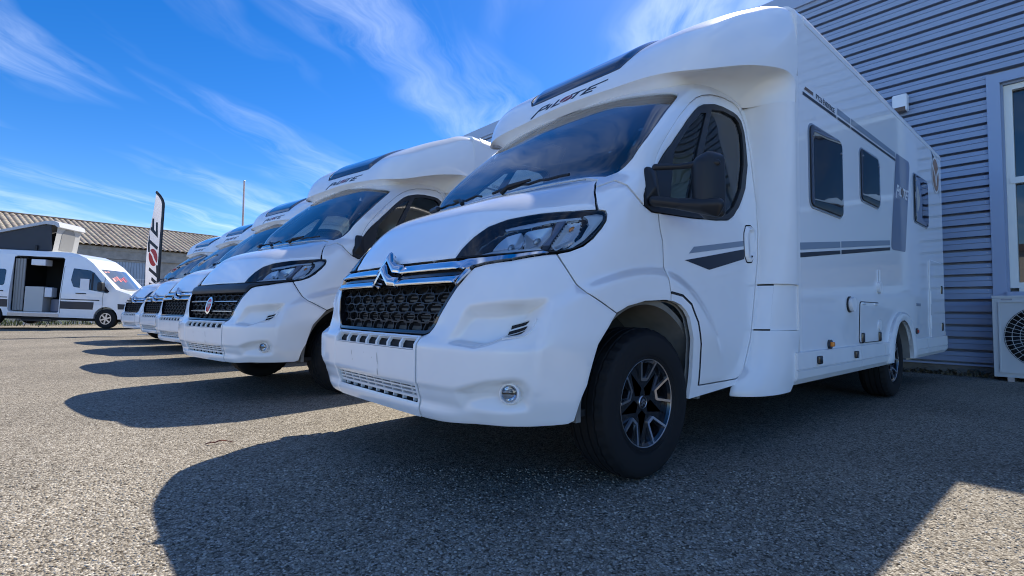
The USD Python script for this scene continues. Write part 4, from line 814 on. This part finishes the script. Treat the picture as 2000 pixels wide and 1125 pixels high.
for a in range(len(lines) - 1):
    i = np.arange(nx - 1) + a * nx; Fr += [np.stack([i, i + 1, i + nx + 1], 1), np.stack([i, i + nx + 1, i + nx], 1)]
put('roof', trimesh.Trimesh(Vr, np.concatenate(Fr), process=False), M['roof_sheet'], wh, 40)
put('roof_back', trimesh.Trimesh([(-.3, -FS * 5.25, rz - .02), (L_ + .3, -FS * 5.25, rz - .02), (L_ + .3, -FS * 11, ez), (-.3, -FS * 11, ez)], [(0, 1, 2), (0, 2, 3)], process=False), M['roof_sheet'], wh)
put('ridge_cap', tube([(-.3, -FS * 5.25, rz + .05), (L_ + .3, -FS * 5.25, rz + .05)], .10, 8), M['brown_door'], wh, 40); put('eave_board', box(-.3, L_ + .3, FS * .10, FS * .13, 3.86, 4.03), M['far_concrete'], wh)
wx = lambda X: float(np.dot(np.array([X, wo[1] + (X - wo[0]) * wd[1] / wd[0]]) - wo, wd))
a, b = sorted((wx(1.25), wx(.65)));  put('doorway', box(a, b, FS * .005, FS * .02, 0, 3.40), M['brown_door'], wh)
a, b = sorted((wx(.55), wx(-1.0)))
sh = put('shutter', cat([box(a + i * (b - a) / 12, a + (i + .9) * (b - a) / 12, FS * .01, FS * .05, .2, 3.30) for i in range(12)]), M['shutter'], wh); put('shutter_frame', cat([box(a - .06, a, 0, FS * .07, .0, 3.38), box(b, b + .06, 0, FS * .07, 0, 3.38), box(a - .06, b + .06, 0, FS * .07, 3.30, 3.40)]), M['far_concrete'], wh)
a = wx(-2.75); put('dark_window', box(a, a + 1.2, FS * .005, FS * .03, 2.9, 3.75), M['dark'], wh)
for X in (4.2, 7.0, 10.0): a = wx(X); put('dark_window', box(a, a + 1.1, FS * .005, FS * .03, 2.0, 3.2), M['dark'], wh)
# mesh fence and low wall
M['wire'] = plain('white_wire', (.62, .62, .60), .5)
fn = thing('mesh_fence', 'white welded wire mesh fence in front of the warehouse', 'fence', (6.0, -28.6, 0), ang)
for k in range(6): put('post', box(k * 2.4 - .03, k * 2.4 + .03, -.03, .03, 0, 2.35), M['wire'], fn)
for k in range(5):
    x0 = k * 2.4; put('mesh_panel', cat([box(x0 + .03 + i * .10, x0 + .042 + i * .10, -.006, .006, .45, 2.3) for i in range(24)] + [box(x0 + .03, x0 + 2.37, -.008, .008, .45 + j * .2, .465 + j * .2) for j in range(10)]), M['wire'], fn)
lw = thing('low_wall', 'low pale block wall along the edge of the yard behind the camper van', 'wall', (14.0, -27.2, 0), ang)
M['block'] = plain('pale_block', (.42, .40, .35), .9, vary=.15)
for k in range(13): put('block', box(k * 1.3 + .006, k * 1.3 + 1.294, -.1, .1, 0, .46), M['block'], lw)
gr = thing('verge_weeds', 'ragged green weeds growing at the foot of the low pale wall', 'weeds'); gr.SetCustomDataByKey('kind', 'stuff')
M['weed'] = plain('weed_leaf', (.07, .10, .035), .7, vary=.4)
def tuft(cx, cy, n, h, r):
    L = []
    for _ in range(n):
        a = rng.random() * 6.283; l = h * rng.uniform(.5, 1.1); w = .012 + .01 * rng.random(); o = np.array([cx + r * rng.normal() * .5, cy + r * rng.normal() * .5, 0]); d = np.array([math.cos(a), math.sin(a), 0]); p = np.array([-d[1], d[0], 0]) * w
        m_ = o + d * l * .3 + np.array([0, 0, l * .6]); e = o + d * l * .8 + np.array([0, 0, l * .9])
        L.append(trimesh.Trimesh([o - p * .4, o + p * .4, m_ + p, m_ - p, e], [(0, 1, 2), (0, 2, 3), (3, 2, 4)], process=False))
    return cat(L)
put('weed_clump', cat([tuft(4.6 - k * .33 + rng.normal() * .1, -26.9 + rng.normal() * .1 - .07 * k, 26, rng.uniform(.12, .42), .22) for k in range(20)]), M['weed'], gr)
wp = thing('wall_foot_weeds', 'dry weeds and grit along the foot of the showroom wall', 'weeds'); wp.SetCustomDataByKey('kind', 'stuff')
M['dry'] = plain('dry_weed', (.10, .085, .05), .8, vary=.4)
put('weed_clump', cat([tuft(WX + .07 + abs(rng.normal()) * .05, y, 9, rng.uniform(.03, .11), .06) for y in np.arange(-.2, 2.6, .06)]), M['dry'], wp)
# pole
pl_ = thing('flag_pole', 'tall thin pinkish pole rising behind the motorhomes', 'pole', (-4.4, -26.1, 0))
M['pole'] = plain('faded_pole', (.45, .33, .30), .5)
put('shaft', lathe([(.075, 0), (.075, .3), (.055, .35), (.05, 4), (.042, 7.3)], 20).apply_transform(trimesh.transformations.rotation_matrix(np.pi / 2, (1, 0, 0))), M['pole'], pl_, 40); put('cap', trimesh.creation.icosphere(2, .055).apply_translation((0, 0, 7.33)), M['steel'], pl_, True)
# feather flag: stands behind the row; the sail lies in the plane of its own heading
ff = thing('feather_flag', 'white feather flag with upright black and red lettering behind the row', 'banner flag', (.18, -15.8, 0), FLAG_YAW)
def mast(t): z = 4.25 * t; return np.array([.10 * t + .0 - (0 if z < 3.85 else .22 * ((z - 3.85) / .40) ** 2), 0, z - (0 if z < 3.4 else .0)])
ms = [mast(t) for t in np.linspace(0, 1, 40)]
put('mast', tube(ms, np.linspace(.018, .010, 40), 8), M['black'], ff, 50); put('foot', cat([box(-.45, .45, -.03, .03, 0, .03), box(-.03, .03, -.45, .45, .0305, .06)]), M['steel'], ff)
edge = [(p[0], p[2]) for p in ms if p[2] > .75]
leftx = [(-.30, .80), (-.33, 1.2), (-.335, 1.9), (-.285, 2.7), (-.215, 3.4), (-.17, 3.9), (-.14, 4.18)]
sail = Polygon(edge + leftx[::-1])
M['sail'] = mat('flag_cloth', {'d': ('principled_bsdf', {'base_color': (.86, .86, .88), 'roughness': .8}), 't': ('translucent_bsdf', {'color': (.86, .86, .88)}), 'x': ('mix_closure', {'fac': .55})}, [('d.BSDF', 'x.closure1'), ('t.BSDF', 'x.closure2')], surface='x.closure')
fsf = lambda x, z: np.stack([np.asarray(x, float), .035 * np.sin(np.asarray(z) * 2.1 + np.asarray(x) * 4) * smooth(-np.asarray(x) + .1, 0, .4), np.asarray(z, float)], -1)
sl = put('sail', patch(sail, fsf, .05, 0, .002), M['sail'], ff); put('sail_back', patch(sail, (lambda x, z: fsf(x, z)), .05, -.004, 0), M['sail'], sl)
hem = LineString([(a + .0, b) for a, b in edge]).buffer(.05).intersection(sail.buffer(.03)); put('hem', patch(hem, fsf, .03, .0015, .004), M['dark_decal'], sl)
let, o = logo(); kk = .47
T2 = lambda P: affinity.translate(affinity.rotate(affinity.scale(P, kk * 1.05, kk * .50, origin=(0, 0)), 92.5, origin=(0, 0)), .045, 1.0)
for g in let.geoms:
    q = T2(g).intersection(sail.buffer(-.012))
    if not q.is_empty: put('flag_letter', patch(q, fsf, .03, .002, .0005), M['dark_decal'], sl)
put('flag_oval', patch(T2(o).intersection(sail.buffer(-.012)), fsf, .03, .002, .0005), M['red_decal'], sl)
# joint in the ground and a dry twig
put('ground_joint', (np.array([(5.2, -15.52, .004), (-1.5, -14.6, .004), (-1.5, -14.52, .004), (5.2, -15.44, .004)], float), np.array([(0, 1, 2), (0, 2, 3)]), np.array([(0, 0, 1.)] * 4)), M['concrete'], kind='structure')
M['twig'] = plain('dry_twig', (.16, .05, .03), .8)
tw_ = put('twig', tube([(1.475, -1.015, .004), (1.45, -.985, .016), (1.43, -.985, .012), (1.405, -.975, .022), (1.375, -.985, .014), (1.34, -.965, .003)], [.003, .004, .004, .004, .003, .002], 6), M['twig'], None, 40, 'thin red brown twig lying on the sunlit ground beside the nearest shadow', 'twig')

# ------------------------------------------------------------------ camper van with raised roof
VH, VS = 147.0, .92
cv = thing('camper_van', 'white camper van with grey pop-top roof raised and side door open', 'van', (1.1 - .545 * .92, -21.15 - .839 * .92, .04), VH)
UsdGeom.Xformable(cv).AddRotateYOp().Set(1.6); UsdGeom.Xformable(cv).AddScaleOp().Set(Gf.Vec3f(VS, 1, 1))
# local: x forward from the front axle, the seen side is y = -1 (its right)
side = Polygon([(1.0, .34), (1.04, .62), (1.02, .92), (.93, 1.12), (.74, 1.27), (.30, 1.42), (-.44, 2.14), (-.62, 2.32), (-.92, 2.52), (-1.3, 2.66), (-1.75, 2.73), (-5.75, 2.72), (-5.88, 2.55), (-5.92, .36)])
plan = Polygon([(1.06, 0), (1.05, .35), (.98, .62), (.82, .84), (.5, .965), (0, .99), (-5.7, .99), (-5.92, .93), (-5.92, -.93), (-5.7, -.99), (0, -.99), (.5, -.965), (.82, -.84), (.98, -.62), (1.05, -.35)])
sect = Polygon([(-.97, .3), (-1.0, .8), (-.985, 1.25), (-.90, 2.1), (-.84, 2.55), (-.76, 2.70), (-.6, 2.74), (.6, 2.74), (.76, 2.70), (.84, 2.55), (.90, 2.1), (.985, 1.25), (1.0, .8), (.97, .3)])
def shell(sd, grow=0.):
    return mx(sd, 'y', -1.2, 1.2) ^ mx(plan.buffer(grow), 'z', 0, 3) ^ mx(sect.buffer(grow), 'x', -7, 2)
arches = [mx(Point(x, .345).buffer(.43, 24), 'y', -1.2, -.70) + mx(Point(x, .345).buffer(.43, 24), 'y', .70, 1.2) for x in (0, -4.0)]
side_r = side.buffer(-.06).buffer(.06)
door_hole = rounded(sbox(-3.42, .50, -1.66, 2.50), .10)
body = shell(side_r) - arches[0] - arches[1] - mx(door_hole, 'y', -1.2, .70)
put('body', tri(body), M['paint'], cv, 25)
def skin(poly, name, m, lift=.006, deep=.03, par=None, sidewall=True):
    g = shell(poly.intersection(side_r), lift) - shell(side_r.buffer(.5), -deep) if sidewall else None
    g = g ^ m3.Manifold.cube((9, .55, 4)).translate((-7, -1.2, 0))
    return put(name, tri(g), m, par or cv, 25)
skin(rounded(Polygon([(-1.30, 2.13), (-.72, 2.08), (-.55, 2.0), (.08, 1.33), (.0, 1.27), (-1.22, 1.46), (-1.34, 1.7)]), .03), 'door_window', M['acrylic'])
skin(Polygon([(-.62, 1.98), (-.55, 1.98), (-.52, 1.36), (-.59, 1.37)]), 'window_bar', M['black'], .010)
skin(Polygon([(-1.62, .66), (-.46, .66), (-.44, .93), (-1.62, .93)]), 'lower_band', M['dark_decal'])
skin(Polygon([(-6, .66), (-3.44, .66), (-3.44, .93), (-6, .93)]), 'lower_band', M['dark_decal'])
skin(Polygon([(.42, .70), (1.2, .72), (1.2, .88), (.40, .90)]), 'lower_band', M['dark_decal'])
skin(sbox(-1.60, .985, -.25, 1.02), 'thin_band', M['dark_decal']); skin(sbox(-6, .985, -3.46, 1.02), 'thin_band', M['dark_decal'])
skin(sbox(-1.10, 1.215, -.74, 1.245), 'door_handle', M['black'], .02); skin(sbox(-4.25, 1.21, -3.62, 1.24), 'door_handle', M['black'], .02)
skin(rounded(sbox(-4.9, 1.42, -3.62, 2.0), .08), 'rear_window', M['acrylic'])
for a in (-1.63, -.14): skin(sbox(a, .5, a + .012, 2.2), 'door_seam', M['dark'], .003)
skin(sbox(-1.06, 1.50, -.70, 1.93).buffer(0), 'dashboard_card', M['white_decal'], .009) if False else put('price_card', box(-.98, -.66, -.985, -.975, 1.36, 1.76), M['white_decal'], cv)
# windscreen and the red and white writing on it
wsn = Polygon([(-.47, 2.05), (-.43, 2.17), (.33, 1.44), (.24, 1.40)])
g = shell(wsn.buffer(.012).intersection(side.buffer(.02)), -.0)
ws_f = lambda a, t: np.stack([-.43 + .70 * (1 - np.asarray(t, float)) + (.06 - .16 * (np.asarray(a, float) / .9) ** 2) * 1.0, np.asarray(a, float), 2.13 - .71 * (1 - np.asarray(t, float))], -1)
M['van_screen'] = plain('pale_windscreen', (.10, .12, .14), .05, coat=1.0, coat_r=.0)
glw = rounded(Polygon([(-.86, .02), (.86, .02), (.76, .98), (-.76, .98)]), .06)
wsp = put('windscreen', patch(glw, ws_f, .06, .035, .05), M['van_screen'], cv)
words = [letters('PROMO', .15), letters('2023', .12)] if False else None
for (a0, t0, w, h, m_) in ((-.70, .80, .26, .10, 'red_decal'), (-.62, .34, .80, .30, 'red_decal')):
    for j in range(int(w / .13)):
        q = affinity.rotate(sbox(a0 + .02 + j * .125, t0 + h * (.15 + .2 * (j % 2)), a0 + .10 + j * .125, t0 + h * (.75 + .15 * (j % 3))), -12 + 7 * (j % 3), origin='centroid')
        put('red_lettering', patch(q.difference(q.buffer(-.022)) if j % 2 else q, ws_f, .05, .040, 0), M[m_], wsp)
put('wing_mirror', rbox(-.20, -.02, -1.28, -1.06, 1.34, 1.66, .05), M['black'], cv, 50); put('mirror_stalk', rbox(-.12, -.02, -1.10, -.94, 1.36, 1.44, .02), M['black'], cv, 50)
put('sill', box(-3.42, -1.66, -.985, -.93, .36, .47), M['steel'], cv); put('step', cat([box(-2.9, -1.7, -1.25, -.95, .20, .24)] + [tube([(x, -1.20, .20), (x - .05, -1.26, .0)], .012, 6) for x in (-2.8, -2.55, -2.05, -1.8)]), M['black'], cv)
put('floor', box(-3.9, -.6, -.93, .68, .46, .52), M['cabin'], cv); put('inner_wall', box(-3.42, -1.66, .655, .69, .5, 2.5), M['dark'], cv); put('ceiling', box(-3.40, -1.68, -.80, .65, 2.465, 2.49), M['dark'], cv); [put('side_lining', box(x, x + .012, -.86, .65, .53, 2.46), M['dark'], cv) for x in (-3.415, -1.675)]
kt = put('kitchen_unit', rbox(-2.95, -2.30, -.90, -.40, .52, 1.42, .02), plain('kitchen_laminate', (.45, .46, .44), .5), cv); put('table_flap', rbox(-2.28, -2.02, -.88, -.62, 1.05, 1.40, .02), M['frost'], kt)
put('ceiling_locker', rbox(-2.85, -2.35, -.85, -.5, 2.18, 2.40, .02), M['white_decal'], cv); put('bench', rbox(-2.25, -1.72, -.6, .4, .52, 1.0, .04), M['mid_decal'], cv, 50); put('van_seat', rbox(-1.95, -1.55, -.65, -.15, .9, 1.75, .08), M['dark'], cv, 50)
put('curtain', cat([tube([(-3.38 + .05 * k, -.80 + .02 * (k % 2), .55), (-3.38 + .05 * k, -.80 + .02 * (k % 2), 2.4)], .03, 8) for k in range(7)]), M['cabin'], cv, 50)
put('underbody', box(-5.7, .85, -.80, .80, .24, .42), M['dark'], cv)
for x in (0, -4.0):
    for s in (-1, 1):
        ty = lathe([(.20, -.09), (.24, -.105), (.31, -.11), (.345, -.09), (.35, 0), (.345, .09), (.31, .11), (.24, .105), (.20, .09)], 64); ty.vertices[:, 0] /= VS; ty.apply_translation((x, s * .87, .35 - (0 if x else .0)))
        wv = put('wheel', ty, M['rubber'], cv, 40)
        y_ = s * .965; sp = [extr(Point(x, .35).buffer(.205, 24).difference(Point(x, .35).buffer(.18, 24)), 'y', y_ - s * .02, y_)]
        for k in range(6):
            a = k * math.pi / 3 + .3; c, d = math.cos(a), math.sin(a)
            sp.append(extr(LineString([(x + .03 * c, .35 + .03 * d), (x + .19 * c, .35 + .19 * d)]).buffer(.026, cap_style=2), 'y', y_ - s * .018, y_ - s * .002))
        sp = sp + []
        put('rim', cat(sp + [extr(Point(x, .35).buffer(.055, 16), 'y', y_ - s * .02, y_ + s * .003)]), M['alloy'], wv, 30); put('rim_well', extr(Point(x, .35).buffer(.2, 24), 'y', y_ - s * .09, y_ - s * .07), M['dark'], wv)
# pop-top: hinged at the rear, grey canvas sides, pale front
M['canvas'] = plain('grey_canvas', (.045, .05, .058), .85, vary=.1); M['canvas_pale'] = plain('pale_canvas', (.40, .40, .38), .85, vary=.06); M['pop_white'] = plain('pop_top_shell', (.46, .47, .48), .5)
tp = Polygon([(-5.8, 2.90), (-5.8, 2.98), (-2.60, 3.82), (-2.30, 3.84), (-2.13, 3.77), (-2.08, 3.62), (-2.15, 3.60), (-2.26, 3.68), (-2.60, 3.71)])
pt = put('pop_top', tri(mx(tp, 'y', -.68, .68) ^ mx(sbox(-6.0, -.68, -.6, .68).buffer(-.18).buffer(.18), 'z', 2, 5)), M['pop_white'], cv, 35)
cs = Polygon([(-5.6, 2.74), (-5.6, 2.91), (-2.42, 3.74), (-2.32, 2.74)])
put('canvas_side', cat([extr(cs, 'y', -.63, -.615), extr(cs, 'y', .615, .63)]), M['canvas'], pt)
put('canvas_front', trimesh.Trimesh([(-2.32, -.615, 2.70), (-2.32, .615, 2.70), (-2.18, .615, 3.72), (-2.18, -.615, 3.72)], [(0, 1, 2), (0, 2, 3)], process=False), M['canvas_pale'], pt)
ff_ = lambda y, z: np.stack([-2.315 + (np.asarray(z, float) - 2.70) * .137, np.asarray(y, float), np.asarray(z, float)], -1)
put('canvas_window', patch(rounded(sbox(-.34, 2.80, .34, 3.4).union(Point(0, 3.3).buffer(.34)), .05).intersection(sbox(-.5, 2.8, .5, 3.62)), ff_, .2, .006, 0), plain('mosquito_mesh', (.22, .22, .21), .9), pt)
put('roof_clip', cat([rbox(x, x + .10, -.70, -.64, 2.70, 2.92, .015) for x in (-2.9,)]), M['black'], pt); put('roof_clip', rbox(-4.4, -4.3, -.70, -.64, 2.70, 2.92, .015), M['black'], pt)

oh = thing('opposite_hall', 'long pale hall across the yard, mirrored in the paint of the motorhomes', 'building', (36, -20, 0))
M['hall'] = plain('pale_hall_wall', (.50, .47, .41), .8, vary=.08)
put('wall', box(0, 12, -55, 40, 0, 5.6), M['hall'], oh); put('roof', box(-.4, 12.4, -55.4, 40.4, 5.6, 6.1), M['brown_door'], oh)
for k in range(9):
    y = -50 + 10 * k
    put('door', box(-.05, .02, y, y + 3.6, 0, 3.8), M['shutter'], oh); put('window', box(-.04, .02, y + 5, y + 7.4, 1.2, 2.8), M['pane_dark'], oh)
